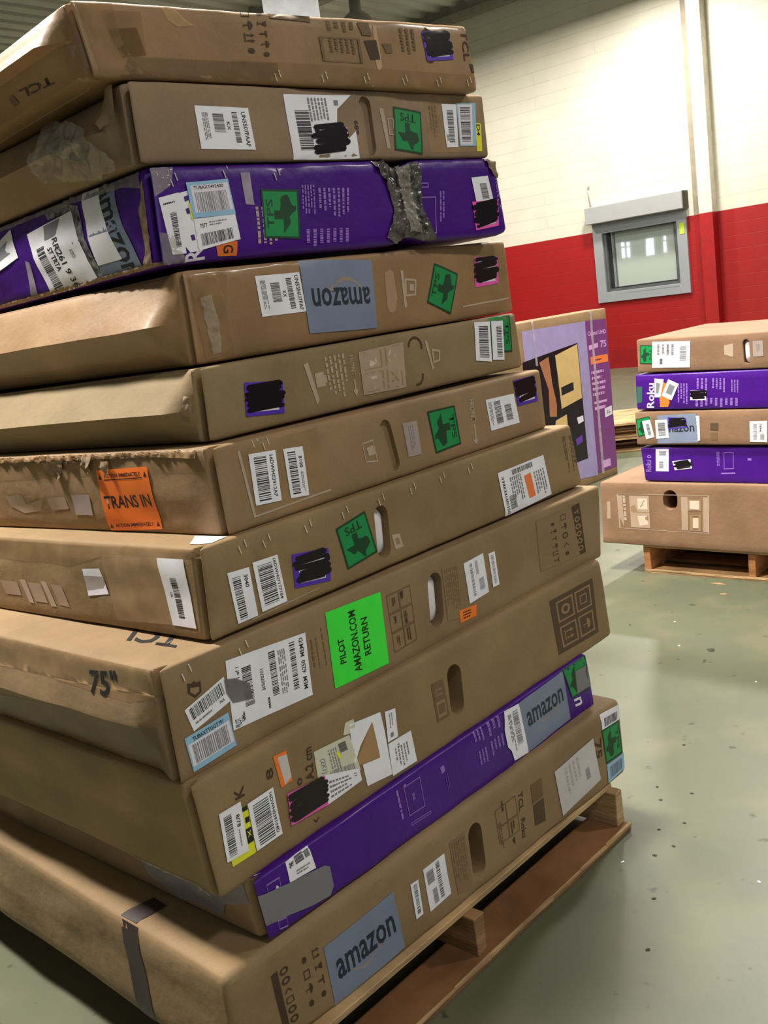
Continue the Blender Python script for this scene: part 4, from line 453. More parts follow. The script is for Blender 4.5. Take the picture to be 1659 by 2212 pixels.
def item_tris(it, rnd):
    "one printed item -> list of polygons in label coords (x right, y down)"
    k = it[0]; out = []
    def rect(x0, y0, x1, y1): out.append([(x0, y0), (x1, y0), (x1, y1), (x0, y1)])
    if k == 'T':
        _, m, tx, x0, y0, x1, y1, rot = it; vs, fs = glyphs(tx)
        def f(p):
            x, y = p; y = 1-y
            if rot == 90: x, y = 1-y, x
            elif rot == -90: x, y = y, 1-x
            elif rot == 180: x, y = 1-x, 1-y
            return (x0+(x1-x0)*x, y0+(y1-y0)*y)
        q = [f(v) for v in vs]; out = [[q[i] for i in fc] for fc in fs]
    elif k == 'BAR':
        _, m, x0, y0, x1, y1, d = it; t = 0.0
        while t < 1:
            b = rnd.choice([.012, .02, .03]); g = rnd.choice([.012, .02, .028])
            t2 = min(1, t+b)
            if d == 'h': rect(x0, y0+(y1-y0)*t, x1, y0+(y1-y0)*t2)
            else: rect(x0+(x1-x0)*t, y0, x0+(x1-x0)*t2, y1)
            t = t2+g
    elif k == 'LN':
        _, m, x0, y0, x1, y1, n, d = it
        for i in range(n):
            c = (i+.5)/n; h = .24/n; t = 0; end = rnd.uniform(.6, 1)
            while t < end:
                w = rnd.uniform(.05, .16); t2 = min(end, t+w)
                if d == 'h': rect(x0+(x1-x0)*t, y0+(y1-y0)*(c-h), x0+(x1-x0)*t2, y0+(y1-y0)*(c+h))
                else: rect(x0+(x1-x0)*(c-h), y0+(y1-y0)*t, x0+(x1-x0)*(c+h), y0+(y1-y0)*t2)
                t = t2+rnd.uniform(.015, .05)
    elif k == 'FR':
        _, m, x0, y0, x1, y1, w = it; rect(x0, y0, x1, y0+w); rect(x0, y1-w, x1, y1); rect(x0, y0+w, x0+w, y1-w); rect(x1-w, y0+w, x1, y1-w)
    elif k == 'PO': out.append(list(it[2]))
    elif k == 'ICO':
        _, m, x0, y0, x1, y1, st, rot = it; n = len(st)
        for i, ch in enumerate(st):
            for pl in ICONS[ch]:
                q = []
                for x, y in pl:
                    if rot == 90: x, y = 1-y, x
                    if rot == 90: q.append((x0+(x1-x0)*x, y0+(y1-y0)*(i+.1+.8*y)/n))
                    else: q.append((x0+(x1-x0)*(i+.1+.8*x)/n, y0+(y1-y0)*y))
                out.append(q)
    elif k == 'TEX':
        _, m, x0, y0, x1, y1, rot = it
        def f(p):
            x, y = p
            if rot == 90: x, y = 1-y, x
            if rot == -90: x, y = y, 1-x
            if rot == 180: x, y = 1-x, 1-y
            return (x0+(x1-x0)*x, y0+(y1-y0)*y)
        out.append([f(p) for p in TEXAS])
    elif k == 'SMI':
        _, m, x0, y0, x1, y1, rot = it; n = 14; P = []
        for i in range(n):
            for j in (i,):
                a, b = i/n, (i+1)/n; g = lambda t: 4*t*(1-t); w = lambda t: .12+.22*g(t)
                q = [(a, g(a)*.7), (b, g(b)*.7), (b, g(b)*.7+w(b)), (a, g(a)*.7+w(a))]
                if rot == 180: q = [(1-x, 1-y) for x, y in q]
                out.append([(x0+(x1-x0)*x, y0+(y1-y0)*y) for x, y in q])
        q = [(.93, -.1), (1.08, .0), (1.0, .55)]
        if rot == 180: q = [(1-x, 1-y) for x, y in q]
        out.append([(x0+(x1-x0)*x, y0+(y1-y0)*y) for x, y in q])
    elif k == 'ARC':
        for a0, a1, cy in ((-180, 10, .25), (-10, 100, .78)):
            n = 10
            for i in range(n):
                t0, t1 = math.radians(a0+(a1-a0)*i/n), math.radians(a0+(a1-a0)*(i+1)/n)
                g = lambda t, r: (.5+r*math.cos(t), cy+r*.45*math.sin(t)); out.append([g(t0, .46), g(t1, .46), g(t1, .36), g(t0, .36)])
    elif k == 'SCR':
        _, m, x0, y0, x1, y1, seed, fill = it; r2 = random.Random(seed); n = int(7+4*fill); pts = []
        for i in range(n):
            t = (i+.4)/n; a = r2.uniform(-.1, .22-.12*fill); b = 1-r2.uniform(-.1, .22-.12*fill)
            p0, p1 = (a, t+r2.uniform(-.05, .05)), (b, t-.1+r2.uniform(-.05, .05)); pts += [p0, p1] if i % 2 == 0 else [p1, p0]
        for (xa, ya), (xb, yb) in zip(pts[:-1], pts[1:]):
            hw = r2.uniform(.055, .078)+.012*fill
            dx, dy = xb-xa, yb-ya; l = math.hypot(dx, dy) or 1; nx, ny = -dy/l*hw, dx/l*hw; ex, ey = dx/l*hw*.7, dy/l*hw*.7
            q = [(xa+nx, ya+ny), (xb+nx, yb+ny), (xb+ex*1.1, yb+ey*1.1), (xb-nx, yb-ny), (xa-nx, ya-ny), (xa-ex*1.1, ya-ey*1.1)]
            out += [[(x0+(x1-x0)*q[u][0], y0+(y1-y0)*q[u][1]) for u in (5, 0, 1, 2)], [(x0+(x1-x0)*q[u][0], y0+(y1-y0)*q[u][1]) for u in (2, 3, 4, 5)]]
    return out
PRINT_NAME = {'SCR': 'marker_scribble', 'BAR': 'barcode', 'T': 'lettering', 'LN': 'small_print', 'TEX': 'map_emblem', 'SMI': 'smile_mark', 'FR': 'printed_frame', 'ICO': 'handling_symbols', 'PO': 'printed_block', 'ARC': 'perforation'}
def flipfix(q):
    "signed orientation of polygon"
    return sum(q[i][0]*q[(i+1) % len(q)][1]-q[(i+1) % len(q)][0]*q[i][1] for i in range(len(q)))
def apply_labels(ct, root):
    rnd = random.Random(ct.id*13)
    for (bi, face, name, mat, layer, q, items, desc, ispoly) in LAB:
        if bi != ct.id: continue
        base = .0007+.0006*layer; par = root
        if mat:
            tris = ct.poly_tris(q)
            bul = None
            fine = .03
            if name == 'torn_wrap': bul = lambda a, b, x, y: .0008*abs(noise.noise(Vector((x*60, y*60, 1)))); fine = .006
            if name in ('plastic_film', 'film_fold'): bul = lambda a, b, x, y: .004+.020*abs(noise.noise(Vector((x*22+y*9, y*30, 1))))+.006*noise.noise(Vector((x*70, y*70, 3))); fine = .007
            par = put(name, ct.patch(face, tris, base, fine, bul), mat, root)
            if desc: par['label'] = desc
        if not items: continue
        c = q[:4]
        def bl(x, y): return tuple(c[0][k]*(1-x)*(1-y)+c[1][k]*x*(1-y)+c[2][k]*x*y+c[3][k]*(1-x)*y for k in (0, 1))
        byk = {}
        for n_, it in enumerate(items):
            byk.setdefault((it[0] if it[0] in ('SCR', 'TEX', 'SMI') else 'P', it[1]), []).append((n_, it))
        for (kk, im), lst in byk.items():
            tris = []
            for n_, it in lst:
                for pl in item_tris(it, rnd):
                    pts = [bl(*p) for p in pl]
                    if len(pts) > 4 or it[0] == 'PO': tris += ct.poly_tris(pts)
                    else: tris.append(pts)
            order = min(n_ for n_, _ in lst); extra = .0009 if kk == 'SCR' else (.00025+.00012*min(order, 4))
            nm = PRINT_NAME[lst[0][1][0]]
            put(nm, ct.patch(face, tris, base+extra, .035), im, par if par is not root else root)
def carton(bid, name, label, cat, mat, group, ov=None, **kw):
    ct = Carton(bid, **kw); base = sum((p for p in ct.f[:2]), Vector())/2+ct.s*(ct.W/2)
    root = empty(name, (0, 0, 0), label, cat, group); ct.body(mat, root, **(ov or {})); apply_labels(ct, root)
    for (a, b) in STAPLES.get(bid, []):
        bs = []
        for k in range(2):
            p = ct.on('f', a+k*.012, b+(.03 if k else -.02), .0012); d = (ct.e*.25-ct.n).normalized(); o_ = d.cross(ct.s).normalized()
            bs.append((p, d, o_, ct.s, .016, .0022, -.0015))
        put('staple', bar_mesh(bs), 'staple', root)
    ROOTS.append((root, base)); return ct, root
def crumple(ct, face, pts, off, amp, freq, mat, root, name, desc, maxlen=.008):
    cx = sum(p[0] for p in pts)/len(pts); cy = sum(p[1] for p in pts)/len(pts)
    def bul(a, b, x, y):
        n = noise.noise(Vector((x*freq, y*freq*.8, ct.id)))+.5*noise.noise(Vector((x*freq*2.3, y*freq*2.3, 4)))
        return amp*abs(n)
    return put(name, ct.patch(face, ct.poly_tris(pts), off, maxlen, bul), mat, root, label=desc)

# ================================================================ SETTING
wv = Vector((0.73901, -0.67370, 0)); nw = Vector((0.67370, 0.73901, 0)); DW = 15.78
def wp(a, z, off=0): return wv*a+nw*(DW-off)+Z*z
# floor
def floor_mat():
    m = basic('floor_paint', srgb(92, 96, 76), .42, var=.05, scale=.7); t = m.node_tree; b = t.nodes['Principled BSDF']; tc = [n for n in t.nodes if n.type == 'TEX_COORD'][0]
    src = b.inputs['Base Color'].links[0].from_socket
    def layer(src, scale, lo, hi, col, fac, detail=6, seed=0):
        n = nd(t, 'ShaderNodeTexNoise'); n.inputs['Scale'].default_value = scale; n.inputs['Detail'].default_value = detail; mp = nd(t, 'ShaderNodeMapping'); mp.inputs['Location'].default_value = (seed, seed*.7, 0)
        t.links.new(tc.outputs['Object'], mp.inputs['Vector']); t.links.new(mp.outputs[0], n.inputs['Vector'])
        r = nd(t, 'ShaderNodeMapRange'); r.inputs[1].default_value = lo; r.inputs[2].default_value = hi; r.inputs[4].default_value = fac; t.links.new(n.outputs[0], r.inputs[0])
        mx = nd(t, 'ShaderNodeMix', data_type='RGBA'); t.links.new(r.outputs[0], mx.inputs[0]); t.links.new(src, mx.inputs[6]); mx.inputs[7].default_value = (*col, 1); return mx.outputs[2]
    s = layer(src, 3.2, .5, .72, srgb(124, 117, 90), .45, 7, 3)
    s = layer(s, 1.1, .52, .7, srgb(62, 78, 58), .5, 5, 8)
    s = layer(s, 17, .68, .74, srgb(44, 46, 36), .75, 2, 5)
    s = layer(s, 120, .6, .8, srgb(100, 104, 88), .35, 2, 1)
    t.links.new(s, b.inputs['Base Color']); return m
floor_mat()
fl = put('floor', mesh([(-30, -24, 0), (30, -24, 0), (30, 40, 0), (-30, 40, 0)], [(0, 1, 2, 3)]), 'floor_paint', kind='structure')
def block_mat(name, col, rough, mort, mfac=.55):
    "painted concrete block wall: 0.2 m courses, staggered joints, slight bump"
    m = basic(name, col, rough, var=.03, scale=1.5); t = m.node_tree; b = t.nodes['Principled BSDF']; tc = [n for n in t.nodes if n.type == 'TEX_COORD'][0]
    src = b.inputs['Base Color'].links[0].from_socket; br = nd(t, 'ShaderNodeTexBrick'); t.links.new(tc.outputs['UV'], br.inputs['Vector'])
    br.inputs['Scale'].default_value = 1; br.inputs['Brick Width'].default_value = 2.4; br.inputs['Row Height'].default_value = .2; br.inputs['Mortar Size'].default_value = .005; br.inputs['Mortar Smooth'].default_value = .4
    br.inputs['Color1'].default_value = (1, 1, 1, 1); br.inputs['Color2'].default_value = (.93, .93, .93, 1); br.inputs['Mortar'].default_value = (mort, mort, mort, 1)
    mx = nd(t, 'ShaderNodeMix', data_type='RGBA', blend_type='MULTIPLY'); mx.inputs[0].default_value = mfac; t.links.new(src, mx.inputs[6]); t.links.new(br.outputs[0], mx.inputs[7]); t.links.new(mx.outputs[2], b.inputs['Base Color'])
    bp = nd(t, 'ShaderNodeBump'); bp.invert = True; bp.inputs['Strength'].default_value = .5; bp.inputs['Distance'].default_value = .006; t.links.new(br.outputs['Fac'], bp.inputs['Height']); t.links.new(bp.outputs[0], b.inputs['Normal'])
    return m
block_mat('block_cream', srgb(218, 213, 196), .55, .6, .32); block_mat('block_red', srgb(158, 10, 14), .55, .75, .35)
def wall_quad(name, a0, a1, z0, z1, off, mat):
    me = mesh([wp(a0, z0, off), wp(a1, z0, off), wp(a1, z1, off), wp(a0, z1, off)], [(0, 1, 2, 3)]); uv = me.uv_layers.new()
    for l, c in zip(uv.data, [(a0, z0-2.335), (a1, z0-2.335), (a1, z1-2.335), (a0, z1-2.335)]): l.uv = c
    return me
WZ = 2.335
# wall with the window opening left out: upper cream part and lower red part
def wall_with_hole(z0, z1, hole):
    a0, a1 = -40, 25; me = bpy.data.meshes.new('w'); bm = bmesh.new(); uv = bm.loops.layers.uv.new()
    hx0, hx1, hz0, hz1 = hole; xs = [a0, hx0, hx1, a1]; zs = sorted(set([z0, max(z0, min(z1, hz0)), max(z0, min(z1, hz1)), z1]))
    for i in range(3):
        for j in range(len(zs)-1):
            xm, zm = (xs[i]+xs[i+1])/2, (zs[j]+zs[j+1])/2
            if hx0 < xm < hx1 and hz0 < zm < hz1: continue
            cs = [(xs[i], zs[j]), (xs[i+1], zs[j]), (xs[i+1], zs[j+1]), (xs[i], zs[j+1])]; f = bm.faces.new([bm.verts.new(wp(*c)) for c in cs])
            for l, c in zip(f.loops, cs): l[uv].uv = (c[0], c[1]-WZ)
    bm.to_mesh(me); bm.free(); return me
HOLE = (-8.55, -7.19, 1.30, 2.30)
put('wall_back', wall_with_hole(WZ, CEIL, HOLE), 'block_cream', kind='structure')
put('wall_back_lower', wall_with_hole(0, WZ, HOLE), 'block_red', kind='structure')
basic('red_base', srgb(150, 24, 26), .4)
put('baseboard_back', bar_mesh([(wp(-40, 0, .02), wv, -nw, Z, 65, .004, .32)]), 'red_base', kind='structure')
# column on the wall
basic('cream_paint', srgb(222, 216, 198), .5); basic('red_paint', srgb(162, 12, 16), .55); basic('edge_shade_grey', srgb(150, 140, 120), .6)
for nm, z0, z1, m in (('trim_1', WZ, CEIL, 'cream_paint'), ('trim_2', 0, WZ, 'red_paint')):
    put(nm, bar_mesh([(wp(-6.74, z0, .0), wv, -nw, Z, .215, .2, z1-z0)]), m, kind='structure')
for nm, z0, z1, m in (('trim_3', WZ, CEIL, 'edge_shade_grey'), ('trim_4', 0, WZ, 'red_base')):  # strips left of the column, its edge shading put into their colour
    put(nm, bar_mesh([(wp(-6.90, z0, 0), wv, -nw, Z, .17, .025, z1-z0)]), m, kind='structure')
# ceiling: corrugated deck on grey beams, edge channel along the wall
def deck_mat():
    m = basic('deck', srgb(205, 205, 192), .55, var=.1, scale=.6); return m
deck_mat()
vs, fs = [], []; nrib = 150
for i in range(nrib):
    a = -34+i*.36; prof = [(0, 0), (.2, 0), (.24, -.06), (.32, -.06), (.36, 0)]
    for (pa, pz) in prof[:-1]:
        for d in (0, 26): vs.append(wp(a+pa, CEIL+.3+pz, d))
for i in range(len(vs)//2-1): fs.append((2*i, 2*i+1, 2*i+3, 2*i+2))
put('ceiling', mesh(vs, fs), 'deck', kind='structure')
basic('beam_grey', srgb(150, 148, 138), .5)
put('trim_5', bar_mesh([(wp(-40, CEIL-.02, 0), wv, -nw, Z, 65, .16, .12), (wp(-40, CEIL+.1, 0), wv, -nw, Z, 65, .05, .22)]), 'beam_grey', kind='structure')
put('trim_6', bar_mesh([(wp(-40, CEIL-.05, 3.2), wv, -nw, Z, 65, .2, .34)]), 'beam_grey', kind='structure')
put('trim_7', bar_mesh([(wp(-40, CEIL-.05, 8.2), wv, -nw, Z, 65, .2, .34)]), 'beam_grey', kind='structure')
# far left wall, dim
basic('wall_dim', srgb(84, 84, 72), .7)
put('wall_left', mesh([wp(-26, 0, 0), wp(-26, 0, 26), wp(-26, CEIL+.3, 26), wp(-26, CEIL+.3, 0)], [(0, 1, 2, 3)]), 'wall_dim', kind='structure')
# white post far behind the stack
basic('white_paint', srgb(226, 230, 238), .45)
put('trim_8', bar_mesh([(Vector((-.58, 12, 0)), X, Y, Z, .62, .4, CEIL)]), 'white_paint', kind='structure')
# opposite wall with glowing panels added to mirror as bright marks in the window
basic('wall_grey', srgb(168, 172, 176), .6); basic('reflection_panel', (.85, .93, 1.0), .5, emis=5.0)
put('wall_front', mesh([wp(-30, 0, DW+14), wp(34, 0, DW+14), wp(34, CEIL+.3, DW+14), wp(-30, CEIL+.3, DW+14)], [(0, 1, 2, 3)]), 'wall_grey', kind='structure')
OPP = [(-23.83,-23.7,2.41,2.87),(-23.55,-23.42,2.41,2.87),(-22.54,-22.17,2.36,2.87),(-21.65,-21.53,2.39,2.88),(-20.76,-20.63,2.39,2.89),(-23.83,-23.7,2.96,3.14),(-23.54,-23.42,2.93,3.12),(-22.51,-22.16,2.91,3.12),(-21.62,-21.52,2.95,3.13),(-20.76,-20.64,2.97,3.15)]
for k, (a0, a1, z0, z1) in enumerate(OPP): put('window_%d' % (k+2), bar_mesh([(wp(min(a0, a1), min(z0, z1), DW+13.95), wv, -nw, Z, abs(a1-a0), .03, abs(z1-z0))]), 'reflection_panel', kind='structure')
# window
basic('alu', srgb(158, 162, 168), .4, .1, var=.01); basic('alu_dark', srgb(96, 100, 104), .4, .2); basic('gasket', srgb(40, 42, 44), .5); basic('shutter_grey', srgb(166, 168, 168), .45, var=.015); basic('cap_shade', srgb(70, 66, 56), .6); basic('tag_lime', srgb(190, 214, 60), .5)
def frame_bars(a0, a1, z0, z1, off0, dep, w):
    return [(wp(a0, z0, off0), wv, -nw, Z, w, dep, z1-z0), (wp(a1-w, z0, off0), wv, -nw, Z, w, dep, z1-z0), (wp(a0+w, z0, off0), wv, -nw, Z, a1-a0-2*w, dep, w), (wp(a0+w, z1-w, off0), wv, -nw, Z, a1-a0-2*w, dep, w)]
win = put('window_1', bar_mesh(frame_bars(-8.71, -7.03, 1.14, 2.46, -.02, .06, .17), bev=.004), 'alu', kind='structure')
put('inner_frame', bar_mesh(frame_bars(-8.54, -7.2, 1.3, 2.38, -.1, .1, .055), bev=.003), 'alu_dark', win)
put('inner_frame', bar_mesh(frame_bars(-8.485, -7.255, 1.35, 2.33, -.13, .08, .03)), 'gasket', win)
put('sash', bar_mesh(frame_bars(-8.455, -7.20, 1.24, 2.34, -.2, .06, .07), bev=.003), 'alu', win)
put('window_sill', bar_mesh([(wp(-8.38, 1.255, -.08), wv, -nw, Z, 1.2, .12, .02)]), 'white_paint', win)
g = bpy.data.materials.new('pane_glass'); g.use_nodes = True; gb = g.node_tree.nodes['Principled BSDF']; gb.inputs['Base Color'].default_value = (*srgb(186, 196, 188), 1); gb.inputs['Roughness'].default_value = .03; gb.inputs['Specular IOR Level'].default_value = 1.0; gb.inputs['Coat Weight'].default_value = 1; gb.inputs['Coat IOR'].default_value = 1.9; gb.inputs['Coat Roughness'].default_value = .01
MATS['pane_glass'] = g
put('pane', bar_mesh([(wp(-8.42, 1.26, -.15), wv, -nw, Z, 1.24, .01, 1.05)]), 'pane_glass', win)
put('lime_tag', bar_mesh([(wp(-7.15, 2.08, .042), wv, -nw, Z, .085, .004, .17)]), 'tag_lime', win)
sh = empty('roller_shutter_box', wp(-7.85, 2.46, .1), 'grey roller shutter box mounted above the window on the cream wall', 'shutter box')
def sub(o, root): o.matrix_parent_inverse = root.matrix_world.inverted() if False else Matrix.Translation(-root.location); return o
sub(put('housing', bar_mesh([(wp(-8.74, 2.46, .0), wv, -nw, Z, 1.74, .2, .28)], bev=.01), 'shutter_grey', sh), sh)
sub(put('end_cap', bar_mesh([(wp(-6.999, 2.465, .0), wv, -nw, Z, .012, .195, .27)]), 'cap_shade', sh), sh)  # end face coloured dark to carry the shade on that side
basic('stain', srgb(150, 140, 120), .8)
put('trim_9', mesh([wp(-8.76, 3.05, .003), wp(-8.73, 2.9, .003), wp(-8.70, 2.74, .003), wp(-8.74, 2.74, .003), wp(-8.75, 2.9, .003), wp(-8.735, 3.1, .003), wp(-8.71, 3.1, .003), wp(-8.72, 3.04, .003)], [(0, 1, 2, 3, 4), (0, 5, 6, 7)]), 'stain', kind='structure')
# ceiling lamps (each carries its own light above)
basic('lamp_metal', srgb(170, 170, 168), .4, .6); basic('lamp_glow', (1, .95, .85), .5, emis=12)
for k, (lx, ly, p) in enumerate(LAMPS):
    rt = empty('highbay_and_fill_lamp', (lx, ly, 5.75), 'round metal highbay lamp hanging from the ceiling, in a set with added fill lamps', 'lamp', 'highbay lamps under the ceiling')
    n = 20; ring = lambda r, z: [(r*math.cos(6.2832*i/n), r*math.sin(6.2832*i/n), z) for i in range(n)]
    V = ring(.28, .0)+ring(.2, .18)+ring(.09, .26)+ring(.09, .42); F = [(a*n+i, a*n+(i+1) % n, (a+1)*n+(i+1) % n, (a+1)*n+i) for a in range(3) for i in range(n)]+[tuple(range(3*n, 4*n))]
    put('shade', mesh(V, F, True), 'lamp_metal', rt); put('diffuser', mesh(ring(.27, .005), [tuple(range(n))]), 'lamp_glow', rt)
    put('chain', bar_mesh([(Vector((-.01, -.01, .4)), X, Y, Z, .02, .02, .5)]), 'lamp_metal', rt)
# ================================================================ PALLETS
def wood(name, col, rough=.75):
    col = tuple(v*.8 for v in col)
    m = basic(name, col, rough, var=.16, scale=5, bump=.6, bscale=30, spec=.25); t = m.node_tree
    tc = [n for n in t.nodes if n.type == 'TEX_COORD'][0]; mp = nd(t, 'ShaderNodeMapping'); mp.inputs['Scale'].default_value = (1, 1, 6); mp.inputs['Rotation'].default_value = (0, 0, -.8)
    for n in [n for n in t.nodes if n.type == 'TEX_NOISE']: t.links.new(mp.outputs[0], n.inputs['Vector'])
    t.links.new(tc.outputs['Object'], mp.inputs['Vector']); return m
wood('wood_light', srgb(206, 172, 126)); wood('wood_mid', srgb(176, 136, 94)); wood('wood_dark', srgb(148, 104, 68)); wood('wood_orange', srgb(206, 142, 92))
def rot_board(p, ex, ey, lx, ly, lz): return (p, ex, ey, Z, lx, ly, lz)
def pallet(name, corner, e, s, L, W, label, group, mats, hh=.135, deck_off=.0, seed=1, z0=0, recess=0, mid=.5):
    "corner = front right bottom corner; e runs left to right along the front; stringers run back along s"
    rt = empty(name, corner+Z*z0, label, 'pallet', group); rnd = random.Random(seed); b = .018; o = -e*L+Z*0
    hs = hh-2*b
    for k, a in enumerate((0, mid, 1)):
        x = a*(L-.038); put('stringer', bar_mesh([(o+e*x+Z*b+s*(recess*.4), e, s, Z, .038, W, hs)], jit=.002, seed=seed+k, bev=.002), mats[0] if k != 1 else mats[1], rt)
    n = 7; bw = .125
    for k in range(n):
        y = (W-bw)*k/(n-1); rr = recess if k == 0 else recess*.5
        put('deck_board', bar_mesh([(o+s*(y+rr)+Z*(hh-b)+e*rnd.uniform(-.004, .004), e, s, Z, L, bw, b)], jit=.002, seed=seed+20+k, bev=.002), mats[2], rt)
    for k in range(5):
        y = (W-bw)*k/4; put('bottom_board', bar_mesh([(o+s*y, e, s, Z, L, bw, b)], jit=.002, seed=seed+40+k, bev=.002), mats[3], rt)
    put('worn_lit_edge', bar_mesh([(o+s*-.0015+e*(L*q/9)+Z*(b*.55), e, s, Z, L/9, .004+.004*rnd.random(), b*.5) for q in range(9)], jit=.0015, seed=seed), mats[2], rt, label='splintered front edge, painted pale as if lit')  # chipped edge in pale wood, its lit brightness put into the colour
    return rt
a46 = math.radians(46.62); eP = Vector((math.cos(a46), math.sin(a46), 0)); sP = Vector((-eP.y, eP.x, 0))
pallet('wooden_pallet', Vector((.5825, 2.606, 0)), eP, sP, 1.24, 1.1, 'wooden pallet carrying the tall leaning stack of cartons in front', None, ('wood_light', 'wood_mid', 'wood_light', 'wood_dark'), hh=.135, recess=.05, mid=.44)
aR = math.radians(-43.2); eR = Vector((math.cos(aR), math.sin(aR), 0)); sR = Vector((-eR.y, eR.x, 0)); cR = Vector((1.348, 5.077, 0))
pallet('wooden_pallet', cR+eR*1.14, eR, sR, 1.16, 1.0, 'wooden pallet with orange posts under the five carton stack at right', None, ('wood_orange', 'wood_orange', 'wood_light', 'wood_mid'), hh=.155, seed=9)
for k in range(2):
    pallet('wooden_pallet', Vector((2.62, 8.72, 0))+Vector((0.02*k, .01, 0)), Vector((.97, -.24, 0)).normalized(), Vector((.24, .97, 0)).normalized(), 1.2, 1.0, ['empty pallet lying on the floor behind the display carton, lower of two', 'empty pallet behind the display carton, upper of two'][k], 'empty pallets behind', ('wood_mid', 'wood_mid', 'wood_light', 'wood_mid'), hh=.13, seed=30+k, z0=.131*k)
# ================================================================ FRONT STACK
GR = 'television cartons piled on the front pallet'
def waist(s, u, v, w, lx, ly, lz):
    k = math.exp(-((u-.655)/.035)**2); f = max(0, 1-ly/.25)
    ly += .018*k*f*(1 if w < .2 else 0); lz = lz+(s.H*.5-lz)*.16*k*f
    k2 = math.exp(-((u-1)/.02)**2); lz = lz+(s.H*.5-lz)*.08*k2
    return lx, ly, lz
ct1, r1 = carton(1, 'television_carton', 'topmost brown carton of the front stack, TCL printed on its long side', 'box', 'card_shiny', GR, amp=.006, rad=.008, side=dict(prof=[(0, -.03), (.1, .0), (.54, .012), (.56, .05), (1, .0)], start=.03, groove=.012))
ct2, r2 = carton(2, 'television_carton', 'brown carton second from the top with a torn white shipping label and oval hand hole', 'box', 'card_b', GR, amp=.005, rad=.009, side=dict(prof=[(0, -.01), (.5, .035), (1, -.03)], start=.05, groove=.018))
ct3, r3 = carton(3, 'television_carton', 'crushed purple carton near the top, pinched at the middle by crumpled tape', 'box', 'purple', GR, amp=.007, rad=.012, side=dict(prof=[(0, -.004), (.5, .012), (1, -.004)], start=.03, groove=.022), extra=waist)
ct4, r4 = carton(4, 'television_carton', 'brown carton under the crushed purple one with an upside-down amazon sticker', 'box', 'card_shiny', GR, amp=.006, rad=.01, side=dict(prof=[(0, -.012), (.47, .05), (1, -.022)], start=.02, groove=.006))
ct5, r5 = carton(5, 'television_carton', 'brown carton printed with pale pictograms and FRONT, purple sticker scribbled black', 'box', 'card_c', GR, amp=.004, rad=.010, side=dict(prof=[(0, -.01), (.46, .045), (1, -.03)], start=.02, groove=.02))
ct6, r6 = carton(6, 'television_carton', 'brown carton with the orange TRANS IN notice on its long side', 'box', 'card_a', GR, amp=.004, rad=.010, side=dict(prof=[(0, .0), (.5, .004), (1, .0)], start=.03, groove=.016))
ct7, r7 = carton(7, 'television_carton', 'brown stapled carton below the orange notice carton, with foam in its hand hole', 'box', 'card_d', GR, amp=.004, rad=.010, side=dict(prof=[(0, .0), (.6, .004), (1, .0)], start=.02, groove=.01))
ct8, r8 = carton(8, 'television_carton', 'brown carton marked 75 inches with the bright green amazon return label', 'box', 'card_dirty', GR, amp=.004, rad=.008, side=dict(prof=[(0, -.02), (.48, .02), (.54, .018), (1, .0)], start=.02, groove=.012))
ct9, r9 = carton(9, 'television_carton', 'plain brown carton with torn white labels, yellow label and dark hand hole', 'box', 'card_d', GR, amp=.005, rad=.014, side=dict(prof=[(0, -.006), (.5, .006), (1, .0)], start=.02, groove=.012))
ct10, r10 = carton(10, 'television_carton', 'low purple carton with a grey duct tape patch, second from the bottom', 'box', 'purple', GR, amp=.004, rad=.008, side=dict(prof=[(0, .0), (1, .0)], start=.02, groove=.014))
ct11, r11 = carton(11, 'television_carton', 'bottom brown carton on the pallet with large amazon sticker and dark strap', 'box', 'card_dirty', GR, amp=.005, rad=.018, side=dict(prof=[(0, .0), (.5, .004), (1, .0)], start=.02))
# details: brown kraft side under the purple print of carton 10
put('side_panel', ct10.patch('l', ct10.poly_tris([(.004, .02), (1.55, .02), (1.55, .98), (.004, .98)]), .0016, .009), 'card_dirty', r10, label='bare brown long side of the purple carton')
crumple(ct10, 'l', [(.43, .95), (.33, .97), (.1, .97), (.03, .95), (.03, .6), (.11, .4), (.13, .15), (.24, .12), (.28, .05), (.38, .3)], .003, .004, 14, 'duct', r10, 'duct_tape', 'grey duct tape along the side', .02)
# pinched tape waist on the purple carton
W3 = [(.565, 1.0), (.6, 1.02), (.71, 1.0), (.715, .8), (.705, .45), (.72, .2), (.735, .0), (.60, -.01), (.575, .1), (.615, .4), (.60, .75)]
crumple(ct3, 'f', [(a, min(.985, max(.015, b))) for a, b in W3], .002, .010, 38, 'crinkle_dark', r3, 'crumpled_tape', 'shiny crumpled tape round the pinched middle', .006)
crumple(ct3, 'f', [(.64, .97), (.685, .97), (.68, .6), (.69, .1), (.655, .1), (.65, .5)], .010, .012, 50, 'crinkle', r3, 'tape_ridge', 'clear tape ridge catching the light', .006)
for pts in ([(.0, 1.0), (.05, 1.0), (.035, .8), (.0, .7)], [(.0, .35), (.03, .3), (.05, .0), (.0, .0)]):
    crumple(ct3, 'f', [(a+.003, min(.985, max(.015, b))) for a, b in pts], .001, .006, 40, 'crinkle', r3, 'corner_tape', 'crumpled clear tape at the corner', .008)
crumple(ct3, 'l', [(.035, .98), (.9, .98), (.9, .93), (.3, .91), (.1, .88), (.035, .82)], .001, .008, 30, 'crinkle', r3, 'edge_tape', 'glossy crumpled tape along the top edge', .012)
crumple(ct3, 'l', [(.03, .9), (.05, .6), (.05, .2), (.07, .03), (.034, .03), (.03, .4)], .001, .006, 40, 'card_b', r3, 'torn_edge', 'torn brown board showing at the corner', .008)
crumple(ct3, 'l', [(.02, .06), (1.0, .06), (1.0, .015), (.02, .015)], .001, .008, 40, 'card_dirty', r3, 'torn_edge', 'frayed brown bottom edge', .012)
